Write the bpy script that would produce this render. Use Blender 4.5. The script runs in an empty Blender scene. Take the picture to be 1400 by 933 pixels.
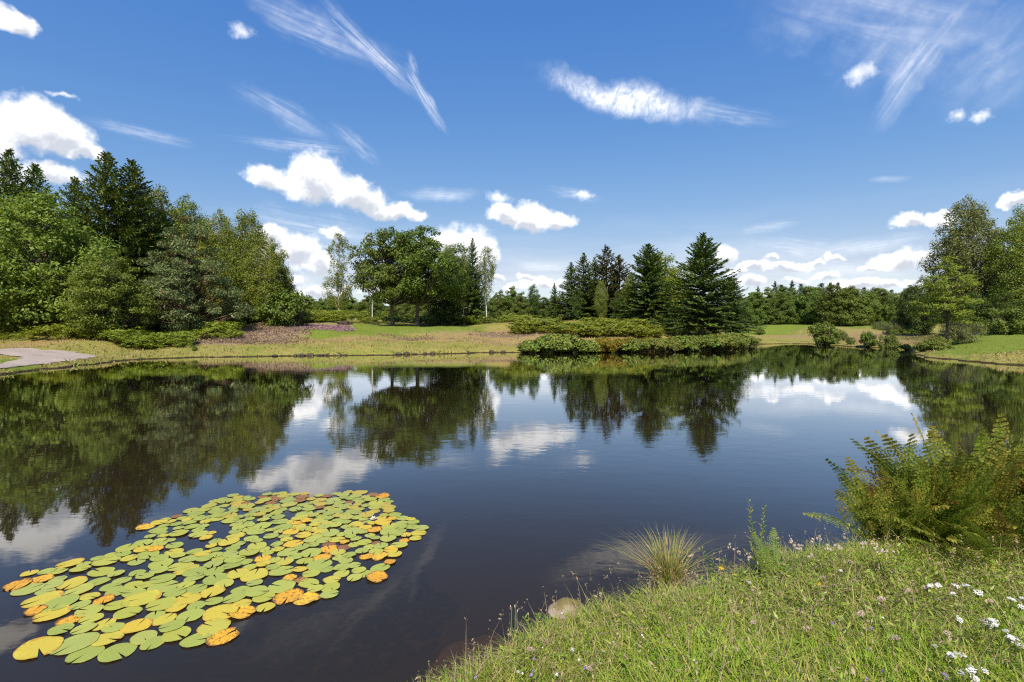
import bpy, math, random
import numpy as np
rng = np.random.default_rng(11)
R = random.Random(5)
scene = bpy.context.scene
COL = scene.collection
F, CX, YH, EYE = 700.0, 700.0, 448.5, 2.2      # focal length and horizon in photo pixels, eye height over the water
rad = math.radians

def on_level(px, py, z=0.0):
    d = F * (EYE - z) / (py - YH)
    return np.array(((px - CX) / F * d, d, z))

def at(px, d):
    return ((px - CX) / F * d, d)

# ------------------------------------------------------------------ tagging
def tag(o, label=None, cat=None, group=None, kind=None):
    if label: o['label'] = label
    if cat: o['category'] = cat
    if group: o['group'] = group
    if kind: o['kind'] = kind
    return o

def link(name, mesh, parent=None, loc=(0, 0, 0)):
    o = bpy.data.objects.new(name, mesh)
    COL.objects.link(o)
    o.location = loc
    if parent: o.parent = parent
    return o

def empty(name, loc=(0, 0, 0), rz=0.0, sc=(1, 1, 1)):
    o = bpy.data.objects.new(name, None)
    COL.objects.link(o)
    o.location = loc; o.rotation_euler = (0, 0, rz); o.scale = sc
    o.empty_display_size = 0.2
    return o

def copy_tree(o, parent=None):
    c = o.copy(); COL.objects.link(c); c.parent = parent
    for ch in list(o.children):
        copy_tree(ch, c)
    return c

# ------------------------------------------------------------------ mesh building
class MB:
    """collects quads / tris as arrays and makes one mesh"""
    def __init__(s):
        s.v = []; s.f4 = []; s.f3 = []; s.m4 = []; s.m3 = []; s.n = 0
    def quads(s, V, Q, mi=0):
        V = np.asarray(V, float).reshape(-1, 3); Q = np.asarray(Q, int).reshape(-1, 4)
        s.v.append(V); s.f4.append(Q + s.n); s.m4.append(np.full(len(Q), mi)); s.n += len(V)
    def tris(s, V, T, mi=0):
        V = np.asarray(V, float).reshape(-1, 3); T = np.asarray(T, int).reshape(-1, 3)
        s.v.append(V); s.f3.append(T + s.n); s.m3.append(np.full(len(T), mi)); s.n += len(V)
    def rhombs(s, C, A, B, mi=0, skew=0.12):
        n = len(C)
        V = np.stack([C - A, C + B - A * skew, C + A, C - B - A * skew], 1).reshape(-1, 3)
        s.quads(V, np.arange(4 * n).reshape(n, 4), mi)
    def tube(s, P, r, k=6, mi=0, cap=True):
        P = np.asarray(P, float); n = len(P); r = np.broadcast_to(np.asarray(r, float), (n,))
        T = np.gradient(P, axis=0); T /= np.linalg.norm(T, axis=1, keepdims=True) + 1e-9
        ref = np.where(np.abs(T[:, 2:3]) > 0.9, np.array([[1., 0, 0]]), np.array([[0, 0, 1.]]))
        U = np.cross(T, ref); U /= np.linalg.norm(U, axis=1, keepdims=True) + 1e-9
        Wv = np.cross(T, U)
        a = np.linspace(0, 2 * np.pi, k, endpoint=False)
        V = P[:, None] + r[:, None, None] * (np.cos(a)[None, :, None] * U[:, None] + np.sin(a)[None, :, None] * Wv[:, None])
        V = V.reshape(-1, 3)
        i = np.arange(n - 1)[:, None] * k; j = np.arange(k)[None]; j2 = (j + 1) % k
        s.quads(V, np.stack([i + j, i + j2, i + k + j2, i + k + j], -1), mi)
        if cap:
            c = len(V) - k
            s.tris(np.vstack([V[c:], P[-1:] + T[-1:] * r[-1] * 0.6]), [(q, (q + 1) % k, k) for q in range(k)], mi)
    def mesh(s, name, mats, smooth=False):
        me = bpy.data.meshes.new(name)
        V = np.vstack(s.v) if s.v else np.zeros((0, 3))
        f4 = np.vstack(s.f4) if s.f4 else np.zeros((0, 4), int)
        f3 = np.vstack(s.f3) if s.f3 else np.zeros((0, 3), int)
        me.vertices.add(len(V)); me.vertices.foreach_set('co', V.astype(np.float32).ravel())
        nl = f4.size + f3.size
        me.loops.add(nl); me.loops.foreach_set('vertex_index', np.concatenate([f4.ravel(), f3.ravel()]).astype(np.int32))
        npol = len(f4) + len(f3)
        me.polygons.add(npol)
        st = np.concatenate([np.arange(len(f4)) * 4, f4.size + np.arange(len(f3)) * 3])
        me.polygons.foreach_set('loop_start', st.astype(np.int32))
        mi = np.concatenate([np.concatenate(s.m4) if s.m4 else [], np.concatenate(s.m3) if s.m3 else []])
        for m in (mats if isinstance(mats, (list, tuple)) else [mats]):
            me.materials.append(m)
        me.polygons.foreach_set('material_index', mi.astype(np.int32))
        me.polygons.foreach_set('use_smooth', np.full(npol, smooth))
        me.update(calc_edges=True)
        return me

def unit(a):
    return a / (np.linalg.norm(a, axis=-1, keepdims=True) + 1e-9)

def rand_unit(n, g):
    return unit(g.normal(size=(n, 3)))

# ------------------------------------------------------------------ numpy value noise
_perm = np.random.default_rng(3).permutation(4096)
_val = np.random.default_rng(4).uniform(-1, 1, 4096)
def vnoise(x, y):
    xi = np.floor(x).astype(int); yi = np.floor(y).astype(int)
    fx = x - xi; fy = y - yi
    fx = fx * fx * (3 - 2 * fx); fy = fy * fy * (3 - 2 * fy)
    h = lambda a, b: _val[(_perm[(a & 4095)] + b * 57) & 4095]
    return (h(xi, yi) * (1 - fx) + h(xi + 1, yi) * fx) * (1 - fy) + (h(xi, yi + 1) * (1 - fx) + h(xi + 1, yi + 1) * fx) * fy
def fbm(x, y, o=4):
    s = 0; a = 0.5
    for _ in range(o):
        s = s + a * vnoise(x, y); x = x * 2.03 + 17.3; y = y * 2.03 - 9.1; a *= 0.5
    return s

# ------------------------------------------------------------------ node helper
class NT:
    def __init__(s, nt):
        s.nt = nt; s.nt.nodes.clear()
    def n(s, t, _in=None, **kw):
        nd = s.nt.nodes.new(t)
        for k, v in kw.items():
            if getattr(nd, k) != v: setattr(nd, k, v)
        for k, v in (_in or {}).items():
            sock = nd.inputs[k]
            if isinstance(v, bpy.types.NodeSocket): s.nt.links.new(v, sock)
            elif v is not None: sock.default_value = v
        return nd
    def math(s, op, a, b=0.0, c=0.0, clamp=False):
        return s.n('ShaderNodeMath', {0: a, 1: b, 2: c}, operation=op, use_clamp=clamp).outputs[0]
    def vm(s, op, a, b=None, c=None):
        nd = s.n('ShaderNodeVectorMath', {0: a, 1: b, 2: c}, operation=op)
        return nd.outputs['Value'] if op in ('LENGTH', 'DOT_PRODUCT') else nd.outputs[0]
    def maprange(s, v, a, b, c=0.0, d=1.0, smooth=True):
        return s.n('ShaderNodeMapRange', {0: v, 1: a, 2: b, 3: c, 4: d}, interpolation_type='SMOOTHSTEP' if smooth else 'LINEAR').outputs[0]
    def mix(s, f, a, b):
        nd = s.n('ShaderNodeMix', data_type='RGBA')
        for i, v in ((0, f), (6, a), (7, b)):
            if isinstance(v, bpy.types.NodeSocket): s.nt.links.new(v, nd.inputs[i])
            else: nd.inputs[i].default_value = v if i == 0 else (*v[:3], 1)
        return nd.outputs[2]
    def noise(s, vec, scale, detail=3, rough=0.5, dist=0.0, lac=2.0):
        return s.n('ShaderNodeTexNoise', {'Vector': vec, 'Scale': scale, 'Detail': detail, 'Roughness': rough, 'Distortion': dist, 'Lacunarity': lac})
    def ramp(s, f, stops, interp='LINEAR'):
        nd = s.n('ShaderNodeValToRGB', {0: f}); cr = nd.color_ramp; cr.interpolation = interp
        while len(cr.elements) < len(stops): cr.elements.new(0.5)
        for e, (p, c) in zip(cr.elements, stops): e.position = p; e.color = (*c[:3], 1)
        return nd.outputs[0]

def material(name):
    m = bpy.data.materials.new(name); m.use_nodes = True
    return m, NT(m.node_tree)

def hexlin(r, g, b):
    f = lambda c: (c / 255 / 12.92) if c <= 10 else ((c / 255 + 0.055) / 1.055) ** 2.4
    return (f(r), f(g), f(b))
# ------------------------------------------------------------------ camera, sun, sky
cam_d = bpy.data.cameras.new('camera'); cam = bpy.data.objects.new('camera', cam_d); COL.objects.link(cam)
cam.location = (0, 0, EYE); cam.rotation_euler = (rad(90), 0, 0)
cam_d.sensor_width = 36; cam_d.lens = 18.0; cam_d.shift_y = -18.0 / 1400
cam_d.clip_start = 0.05; cam_d.clip_end = 20000
scene.camera = cam

SUN_AZ, SUN_EL = rad(188.0), rad(49.0)      # azimuth clockwise from +Y (the view), so behind the camera and a little to its left
to_sun = np.array((math.sin(SUN_AZ) * math.cos(SUN_EL), math.cos(SUN_AZ) * math.cos(SUN_EL), math.sin(SUN_EL)))
sd_ = bpy.data.lights.new('sun', 'SUN'); sun = bpy.data.objects.new('sun', sd_); COL.objects.link(sun)
sd_.energy = 5.0; sd_.angle = rad(0.53); sd_.color = (1.0, 0.91, 0.77)
from mathutils import Vector
sun.rotation_euler = Vector(-to_sun).to_track_quat('-Z', 'Y').to_euler()

world = bpy.data.worlds.new('World'); world.use_nodes = True
w = NT(world.node_tree)
sky = w.n('ShaderNodeTexSky', sky_type='NISHITA', sun_disc=False, sun_elevation=SUN_EL, sun_rotation=SUN_AZ,
          altitude=300.0, air_density=1.0, dust_density=0.35, ozone_density=2.0)
geo = w.n('ShaderNodeTexCoord')
P = geo.outputs['Generated']
xyz = w.n('ShaderNodeSeparateXYZ', {0: P})
AZ = w.math('ARCTAN2', xyz.outputs[0], xyz.outputs[1])
EL = w.math('ARCSINE', xyz.outputs[2])
AE = w.n('ShaderNodeCombineXYZ', {0: AZ, 1: EL}).outputs[0]

def azel(px, py):
    return math.atan((px - CX) / F), math.atan((YH - py) / math.hypot(F, px - CX))

# cumulus: lobes (photo x, y, half width, half height), turned into azimuth / elevation
CUM = [(30, 172, 85, 48), (80, 192, 62, 40), (115, 207, 38, 22), (-40, 185, 90, 60), (75, 240, 55, 20), (-10, 238, 70, 22),
       (365, 248, 36, 24), (428, 254, 60, 40), (482, 272, 60, 30), (530, 287, 48, 20), (563, 293, 26, 11),
       (690, 299, 30, 20), (727, 300, 44, 29), (764, 303, 28, 17),
       (626, 348, 50, 46), (594, 336, 28, 22), (657, 350, 28, 26),
       (372, 322, 32, 20), (405, 340, 40, 24), (432, 362, 38, 22), (385, 385, 42, 14), (440, 402, 50, 12), (402, 408, 60, 9),
       (738, 386, 32, 11), (706, 392, 22, 9), (768, 381, 14, 6),
       (1240, 303, 34, 15), (1288, 302, 30, 17), (1228, 358, 44, 20), (1268, 356, 30, 14), (1395, 272, 36, 16), (990, 350, 17, 20),
       (1028, 388, 24, 13), (1025, 364, 26, 10), (1075, 366, 40, 11), (1108, 360, 24, 7), (1172, 389, 44, 11), (1128, 378, 28, 7), (1205, 390, 26, 8),
       (10, 32, 40, 24), (1050, 352, 16, 6), (1140, 352, 20, 6), (1090, 384, 18, 6), (1245, 384, 22, 7), (1190, 366, 18, 6), (1010, 372, 14, 7), (455, 318, 20, 9), (470, 396, 24, 6), (520, 404, 30, 6), (720, 376, 16, 6), (840, 398, 30, 6), (680, 378, 14, 6)]
PUFF = [(331, 47, 22, 11), (1172, 104, 34, 17), (1303, 163, 20, 9), (1338, 163, 22, 8), (85, 131, 26, 5), (682, 272, 22, 10), (800, 268, 24, 8)]

# cirrus: (x0, y0, x1, y1, half width, strength, fibre contrast)
CIR = [(300, -25, 560, 90, 26, 0.42, 1), (430, -10, 600, 150, 14, 0.62, 1), (548, 78, 614, 186, 9, 0.75, 1), (556, 62, 572, 110, 7, .35, 1),
       (315, 115, 470, 205, 20, 0.34, 1), (445, 165, 522, 228, 13, 0.30, 1), (110, 160, 270, 200, 11, 0.42, 1), (300, 188, 500, 210, 10, 0.34, 1),
       (720, 98, 990, 157, 25, 1.0, 0.8), (880, 132, 1090, 168, 14, 0.30, 1),
       (1000, -40, 1460, 50, 80, 0.36, .8), (1335, -30, 1190, 182, 26, 0.50, .8), (1280, -30, 1150, 130, 40, 0.24, .8), (1440, -10, 1280, 160, 60, 0.24, .8),
       (300, 285, 560, 330, 20, 0.42, 1), (540, 262, 660, 268, 11, 0.40, .6), (690, 360, 800, 366, 9, 0.42, .7), (1000, 325, 1180, 350, 16, 0.34, 1),
       (1090, 350, 1290, 318, 14, 0.44, .9), (1000, 318, 1100, 305, 9, .3, 1), (740, 255, 830, 275, 12, 0.28, 1), (1180, 247, 1250, 243, 6, .22, .6),
       (690, 372, 860, 400, 16, 0.30, .8), (960, 350, 1320, 385, 26, 0.30, .9), (340, 380, 480, 415, 22, .5, .5)]

def box(c, r):     # padded bounds in azimuth / elevation
    return (c[0] - r[0], c[0] + r[0], c[1] - r[1], c[1] + r[1])
ITEMS = []
for kind, lst in (('cum', CUM), ('puff', PUFF)):
    for (x, y, a, b) in lst:
        c = azel(x, y); ra = a * math.cos(c[0]) ** 2 / F; rb = b * math.cos(c[0]) / F
        ITEMS.append((kind, (c, ra, rb), box(c, (ra * 1.25 + 0.04, rb * 1.25 + 0.04))))
for k, (x0, y0, x1, y1, hw, st, fc) in enumerate(CIR):
    a0, e0 = azel(x0, y0); a1, e1 = azel(x1, y1)
    c = ((a0 + a1) / 2, (e0 + e1) / 2); L = math.hypot(a1 - a0, e1 - e0) / 2; wd = hw / F * math.cos(c[0]); an = math.atan2(e1 - e0, a1 - a0)
    LL = L * 1.3; ww = wd * 1.7
    bx = box(c, (abs(LL * math.cos(an)) + abs(ww * math.sin(an)) + .01, abs(LL * math.sin(an)) + abs(ww * math.cos(an)) + .01))
    ITEMS.append(('cir', (k, c, L, wd, an, st, fc), bx))

warp = w.noise(P, 13.0, 5, 0.58)
warpv = w.vm('SUBTRACT', warp.outputs['Color'], (0.5, 0.5, 0.5))
fine = w.noise(P, 55.0, 3, 0.6).outputs[0]
fine_c = w.math('SUBTRACT', fine, 0.5)
CLOUD_W, CLOUD_S, CIR_C = (10.2, 10.1, 10.0), (4.7, 5.0, 5.6), (9.0, 9.1, 9.3)
BG = 0.11
KX = 0.80          # the picture is exposed a little brighter, the sky keeps its tone
# clear, deep summer blue: the sky texture graded per channel
sp = w.n('ShaderNodeSeparateColor', {0: sky.outputs[0]})
gch = []
for i, (gm, k) in enumerate(((1.32, 1.49), (0.82, 0.91), (0.345, 0.864))):
    gch.append(w.math('MULTIPLY', w.math('POWER', w.math('MULTIPLY', sp.outputs[i], BG), gm), k * KX / BG))
gch[0] = w.math('MINIMUM', gch[0], w.math('MULTIPLY', gch[1], 0.86))
base = w.n('ShaderNodeCombineColor', {0: gch[0], 1: gch[1], 2: gch[2]}).outputs[0]
veil = w.noise(w.vm('MULTIPLY', AE, (4.0, 22.0, 0)), 1.0, 4, .6, .4).outputs[0]
veil = w.math('MULTIPLY', w.maprange(veil, .38, .75), w.maprange(EL, .02, .24, .55, 0.0))
veil = w.math('ADD', veil, w.maprange(EL, .0, .16, .22, 0.0))
base = w.mix(veil, base, (6.6, 7.1, 7.7))

def lobe(w, p, c, ra, rb, flat):
    v = w.vm('MULTIPLY_ADD', p, (1 / ra, 1 / rb, 0), (-c[0] / ra, -c[1] / rb, 0))
    if flat: v = w.vm('MAXIMUM', v, w.vm('MULTIPLY', v, (-1, -1.55, 0)))
    return w.math('SUBTRACT', 1.0, w.vm('LENGTH', v))

def fold(w, vals, smooth):
    acc = None
    for L in vals:
        acc = L if acc is None else (w.math('SMOOTH_MAX', acc, L, 0.12) if smooth else w.math('MAXIMUM', acc, L))
    return acc

def leaf(items):
    cum = [d for k, d, b in items if k == 'cum']; puf = [d for k, d, b in items if k == 'puff']; cir = [d for k, d, b in items if k == 'cir']
    g = bpy.data.node_groups.new('sky_patch', 'ShaderNodeTree')
    for nm, t in (('direction', 'Vector'), ('azel', 'Vector'), ('warp', 'Vector'), ('fine', 'Float'), ('sky', 'Color')):
        g.interface.new_socket(nm, in_out='INPUT', socket_type='NodeSocket' + t)
    g.interface.new_socket('shader', in_out='OUTPUT', socket_type='NodeSocketShader')
    q_ = NT(g); gi = q_.n('NodeGroupInput').outputs; P_, AE_, wv_, fc_, col = gi[0], gi[1], gi[2], gi[3], gi[4]
    p2 = q_.vm('MULTIPLY_ADD', wv_, (0.075, 0.066, 0), AE_) if (cum or puf) else None
    covs = []
    for (k, c, L, wd, an, st, fc) in cir:
        mp = q_.n('ShaderNodeMapping', {'Vector': AE_, 'Location': (*c, 0), 'Rotation': (0, 0, an), 'Scale': (L, wd, 1)}, vector_type='TEXTURE').outputs[0]
        m = q_.maprange(q_.vm('LENGTH', q_.vm('MULTIPLY_ADD', wv_, (0.9, 1.9, 0), mp)), 0.0, 1.08, 1.0, 0.0)
        trail = CIR[k][:2] == (720, 98)
        q = q_.vm('MULTIPLY_ADD', mp, (11.0, 1.5, 0) if trail else (1.0, 2.4, 0), (k * 3.7, k * 1.9, 0))
        nz = q_.maprange(q_.noise(q, 1.0, 6, 0.66 if trail else 0.56, 1.2).outputs[0], 0.20 if trail else 0.20, 0.68 if trail else 0.84)
        m = q_.math('MULTIPLY', m, q_.math('MULTIPLY_ADD', fc_, 1.5, 1.12))
        covs.append(q_.math('MULTIPLY', q_.math('MULTIPLY', m, q_.math('MULTIPLY_ADD', nz, fc, 1 - fc)), st))
    if puf:
        pn = q_.math('MULTIPLY_ADD', fc_, 1.2, fold(q_, [lobe(q_, p2, *d, False) for d in puf], False))
        covs.append(q_.math('MULTIPLY', q_.maprange(pn, 0.0, 1.1), 0.8))
    if covs: col = q_.mix(fold(q_, covs, False), col, CIR_C)
    if cum:
        f1 = fold(q_, [lobe(q_, p2, *d, True) for d in cum], True)
        f2 = fold(q_, [lobe(q_, p2, (c[0] + .12 * ra, c[1] - .42 * rb), ra * .95, rb, False) for c, ra, rb in cum], False)
        dens = q_.maprange(q_.math('MULTIPLY_ADD', fc_, 0.50, f1), -0.04, 0.46)
        billow = q_.noise(P_, 22.0, 5, 0.62).outputs[0]
        shade = q_.maprange(q_.math('MULTIPLY_ADD', q_.math('SUBTRACT', billow, 0.5), 1.7, f2), 0.10, 0.75)
        col = q_.mix(dens, col, q_.mix(shade, CLOUD_W, CLOUD_S))
    q_.n('NodeGroupOutput', {0: q_.n('ShaderNodeBackground', {'Color': col, 'Strength': BG}).outputs[0]})
    return w.n('ShaderNodeGroup', {0: P, 1: AE, 2: warpv, 3: fine_c, 4: base}, node_tree=g).outputs[0]

PLAIN = w.n('ShaderNodeBackground', {'Color': base, 'Strength': BG}).outputs[0]
def split(items, x0, x1, y0, y1, depth):
    items = [i for i in items if i[2][0] < x1 and i[2][1] > x0 and i[2][2] < y1 and i[2][3] > y0]
    if not items: return PLAIN
    if depth == 0 or len(items) <= 3: return leaf(items)
    if (x1 - x0) > (y1 - y0) * 1.4:
        m = (x0 + x1) / 2; A = split(items, x0, m, y0, y1, depth - 1); B = split(items, m, x1, y0, y1, depth - 1); f = w.math('GREATER_THAN', AZ, m)
    else:
        m = (y0 + y1) / 2; A = split(items, x0, x1, y0, m, depth - 1); B = split(items, x0, x1, m, y1, depth - 1); f = w.math('GREATER_THAN', EL, m)
    if A == B: return A
    return w.n('ShaderNodeMixShader', {0: f, 1: A, 2: B}).outputs[0]
X0, X1, Y0, Y1 = -0.9, 0.9, -0.02, 0.66
tree = split(ITEMS, X0, X1, Y0, Y1, 6)
inside = w.math('MULTIPLY', w.math('LESS_THAN', w.math('ABSOLUTE', AZ), X1), w.math('MULTIPLY', w.math('GREATER_THAN', EL, Y0), w.math('LESS_THAN', EL, Y1)))
w.n('ShaderNodeOutputWorld', {0: w.n('ShaderNodeMixShader', {0: inside, 1: PLAIN, 2: tree}).outputs[0]})
scene.world = world
world.cycles.sampling_method = 'NONE'
scene.view_settings.view_transform = 'Standard'; scene.view_settings.look = 'None'
scene.view_settings.exposure = 0.38; scene.view_settings.gamma = 1.0; scene.view_settings.use_curve_mapping = False
# ------------------------------------------------------------------ lake outline (photo pixels on the water, then unseen points in metres)
pix = [(-60, 520), (0, 513.5), (60, 505.5), (130, 498), (200, 491.5), (260, 489), (330, 488.3), (420, 487), (520, 486), (600, 484.3), (680, 482.5), (716, 482.5),
       (800, 482.5), (900, 481.5), (985, 479), (1016, 474.5), (1026, 471.4), (1060, 470.4), (1110, 470.6), (1160, 474), (1210, 476), (1240, 478),
       (1256, 484), (1268, 489), (1330, 495), (1400, 500), (1480, 506)]
LAKE = [on_level(*p)[:2] for p in pix]
LAKE += [(30, 20), (22, 11), (12, 6.5), (7.2, 4.9), (5.2, 4.35), (4.2, 4.45), (3.4, 4.5), (2.7, 4.35), (2.1, 4.2), (1.5, 3.95), (1.15, 3.75), (0.85, 3.72), (0.5, 3.68), (0.24, 3.5), (0.0, 3.3),
         (-0.30, 3.05), (-0.62, 2.75), (-1.2, 2.2), (-2.0, 1.9), (-3.2, 2.3), (-4.3, 3.3), (-5.2, 3.2), (-8, 0), (-16, -2), (-23, 4), (-25, 14)]
LAKE = np.array([np.array(p, float) for p in LAKE])

def smooth_poly(P, k=4):
    n = len(P); out = []
    for i in range(n):
        p0, p1, p2, p3 = P[i - 1], P[i], P[(i + 1) % n], P[(i + 2) % n]
        for j in range(k):
            t = j / k
            c = 0.5 * ((2 * p1) + (-p0 + p2) * t + (2 * p0 - 5 * p1 + 4 * p2 - p3) * t * t + (-p0 + 3 * p1 - 3 * p2 + p3) * t ** 3)
            out.append(0.6 * c + 0.4 * (p1 * (1 - t) + p2 * t))
    return np.array(out)
LAKE_S = smooth_poly(LAKE, 3)

def signed_dist(poly, x, y):      # positive outside
    x = np.asarray(x, float).ravel(); y = np.asarray(y, float).ravel()
    best = np.full(x.shape, 1e18); inside = np.zeros(x.shape, bool)
    n = len(poly)
    for i in range(n):
        ax, ay = poly[i]; bx, by = poly[(i + 1) % n]
        ex, ey = bx - ax, by - ay
        t = np.clip(((x - ax) * ex + (y - ay) * ey) / (ex * ex + ey * ey + 1e-12), 0, 1)
        best = np.minimum(best, (x - ax - t * ex) ** 2 + (y - ay - t * ey) ** 2)
        if ay != by:
            c = ((ay > y) != (by > y)) & (x < (bx - ax) * (y - ay) / (by - ay) + ax)
            inside ^= c
    return np.where(inside, -1, 1) * np.sqrt(best)

POND = np.array([at(1012, 112), at(1060, 118), at(1112, 113), at(1122, 128), at(1100, 150), at(1060, 165), at(1020, 168), at(1000, 140)])
POND_Z = 0.42

# ------------------------------------------------------------------ relief: (photo x, distance, height of the land)
def zpix(py, d): return EYE - (py - YH) * d / F
CTRL = []
for px, py, d in [(-200, 480, 33), (-60, 488, 33), (60, 489, 33), (135, 487, 36.5), (0, 478, 40), (0, 466, 43), (60, 458, 47), (130, 464, 44), (150, 455, 50), (0, 448, 54), (200, 478, 41),
                  (250, 470, 44), (300, 466, 46), (380, 470, 45), (300, 452, 52), (380, 441, 62), (440, 447, 58), (440, 465, 47), (470, 441, 64), (400, 436, 72),
                  (540, 446, 63), (568, 447, 64), (500, 455, 55), (560, 465, 50), (620, 447, 62), (640, 462, 52), (700, 442, 66), (690, 458, 56), (700, 470, 50),
                  (760, 452, 62), (800, 463, 56), (880, 452, 62), (880, 442, 72), (800, 438, 72), (900, 465, 57), (958, 459, 63), (1000, 460, 64), (1000, 453, 70),
                  (1060, 466.5, 80), (1110, 467, 80), (1150, 466, 72), (1200, 466, 64), (1240, 458, 75), (1240, 470, 60), (1290, 463, 46), (1265, 470, 47), (1300, 470, 43),
                  (1350, 470, 42), (1400, 476, 38), (1400, 455, 50), (1350, 452, 52), (1380, 447, 56), (1470, 465, 45), (1500, 450, 60),
                  (1060, 444, 185), (1020, 446, 180), (1130, 447, 150), (1160, 450, 110), (1200, 446, 130), (1240, 444, 130), (1100, 440, 230), (1180, 440, 230),
                  (600, 440, 85), (480, 438, 85), (700, 438, 90), (850, 438, 95), (100, 440, 80), (250, 440, 75), (450, 436, 130), (600, 436, 150), (800, 436, 150)]:
    CTRL.append((math.atan((px - CX) / F), math.log(d), zpix(py, d)))
for px, d, z in [(1010, 100, .62), (1060, 100, .55), (1110, 100, .6), (1060, 112, .5), (1060, 130, .3), (1060, 160, .6), (1010, 130, .5), (1125, 125, .7)]:
    CTRL.append((math.atan((px - CX) / F), math.log(d), z))
for a in np.radians(np.arange(-180, 180, 15)):
    for d, z in ((320, 7.0), (600, 9), (1500, 12), (4000, 14)):
        CTRL.append((a, math.log(d), z))
for x, y, z in [(0, .5, .62), (1, 2.2, .52), (2.4, 2.2, .6), (2.4, 3.3, .52), (3.5, 3.2, .58), (4.2, 3.6, .55), (1.2, 3.2, .42), (.4, 3.2, .26), (0, 2.7, .22), (-.3, 2.4, .2), (-.5, 1.5, .4), (6, 3.5, .6), (4.5, 2, .6),
                (-4, 2.2, .35), (-3, 0, .5), (0, -3, .7), (8, -2, .8), (20, 2, 1.2), (-20, -10, 1.0), (0, -20, 1.5), (30, -20, 2), (-40, 5, 1.5), (40, 15, 1.5)]:
    CTRL.append((math.atan2(x, y), math.log(math.hypot(x, y)), z))
CTRL = np.array(CTRL)

def relief(x, y):
    az = np.arctan2(x, y); ld = np.log(np.maximum(np.hypot(x, y), .3))
    # control distances were measured along the view axis; take them as ranges
    num = np.zeros_like(az); den = np.zeros_like(az)
    for a, l, z in CTRL:
        da = np.abs(az - a); da = np.minimum(da, 2 * np.pi - da)
        wt = 1.0 / ((da * 1.3) ** 2 + (ld - l) ** 2 + 0.0012) ** 2
        num += wt * z; den += wt
    return num / den
# the ranges of the control points along their own bearing
for c in CTRL[:]:
    pass
_i = 0
CT2 = []
for a, l, z in CTRL:
    CT2.append((a, l, z))
N_PIX = next(i for i, c in enumerate(CTRL) if abs(c[1] - math.log(320)) < 1e-6)
for i in range(N_PIX):
    a, l, z = CT2[i]; CT2[i] = (a, l - math.log(math.cos(a)), z)
CTRL = np.array(CT2)

def ground_z(x, y):
    x = np.atleast_1d(np.asarray(x, float)); y = np.atleast_1d(np.asarray(y, float))
    sh = x.shape; x = x.ravel(); y = y.ravel()
    d = np.hypot(x, y)
    amp = np.clip(d * 0.012, 0.03, 0.5)
    fr = 1.0 / np.clip(d * 0.05, 0.25, 3.0)
    sd = signed_dist(LAKE_S, x, y) + amp * (vnoise(x * 1.7, y * 1.7) * .6 + vnoise(x * .45, y * .45) * .8) * np.clip((d - 2) / 6, .35, 1)
    wdt = np.clip(d * 0.075, 0.35, 6.0)
    rel = relief(x, y)
    edge = np.where(d < 8, np.minimum(0.20, sd * 1.1), np.minimum(0.10, sd * 1.5))
    land = edge + np.maximum(rel - edge, -.05) * (1 - np.exp(-np.maximum(sd, 0) / wdt))
    land = land + (fbm(x * .25, y * .25, 3) * .22 * np.clip(d / 60, 0, 1) + fbm(x * 1.1, y * 1.1, 3) * 0.09) * np.clip(sd / 2.5, 0, 1)
    near = d < 8
    water = np.where(near, -0.06 + sd * 0.55, -0.10 + sd * 0.5)
    water = np.maximum(water, -1.6) + np.where(near, .05, .02) * fbm(x * 2, y * 2, 2)
    z = np.where(sd > 0, np.maximum(land, 0.012), np.minimum(water, -0.03))
    pd = signed_dist(POND, x, y)
    z = np.where(pd < 0, np.minimum(z, POND_Z - 0.15 + pd * 0.1), np.where(pd < 2.5, np.maximum(z, POND_Z + 0.06 + 0.03 * pd), z))
    return z.reshape(sh)
def gz(x, y): return float(ground_z(np.array([x]), np.array([y]))[0])

# ------------------------------------------------------------------ ground sheet (rings round the viewer, fine where the photo looks)
fine_a = np.radians(np.arange(-56, 56.01, 0.28)); coarse = np.radians(np.arange(58, 303, 4.0))
ANG = np.concatenate([fine_a, coarse]); NA = len(ANG)
RAD = np.concatenate([[0.25, 0.5], np.geomspace(0.8, 130, 400), np.geomspace(133, 5000, 90)]); NR = len(RAD)
aa, rr = np.meshgrid(ANG, RAD, indexing='xy')
gx = (np.sin(aa) * rr).ravel(); gy = (np.cos(aa) * rr).ravel()
gzz = ground_z(gx, gy)
V = np.stack([gx, gy, gzz], 1)
i = np.arange(NR - 1)[:, None] * NA; j = np.arange(NA)[None]; j2 = (j + 1) % NA
Q = np.stack([i + j, i + NA + j, i + NA + j2, i + j2], -1).reshape(-1, 4)
mb = MB(); mb.quads(V, Q)
mb.tris(np.vstack([V[:NA], [[0, 0, gz(0.01, 0.01)]]]), [(q, (q + 1) % NA, NA) for q in range(NA)])

def ell(x, y, px, d, rpx, rl, soft=.5):
    a0 = math.atan((px - CX) / F); l0 = math.log(d / math.cos(a0)); ra = rpx / F * math.cos(a0) ** 2
    r = np.sqrt(((np.arctan2(x, y) - a0) / ra) ** 2 + ((np.log(np.hypot(x, y) + .01) - l0) / rl) ** 2)
    r = r + 0.35 * fbm(x * .5, y * .5, 3) + .15 * vnoise(x * 2, y * 2)
    return np.clip((1.15 - r) / soft, 0, 1)

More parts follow.
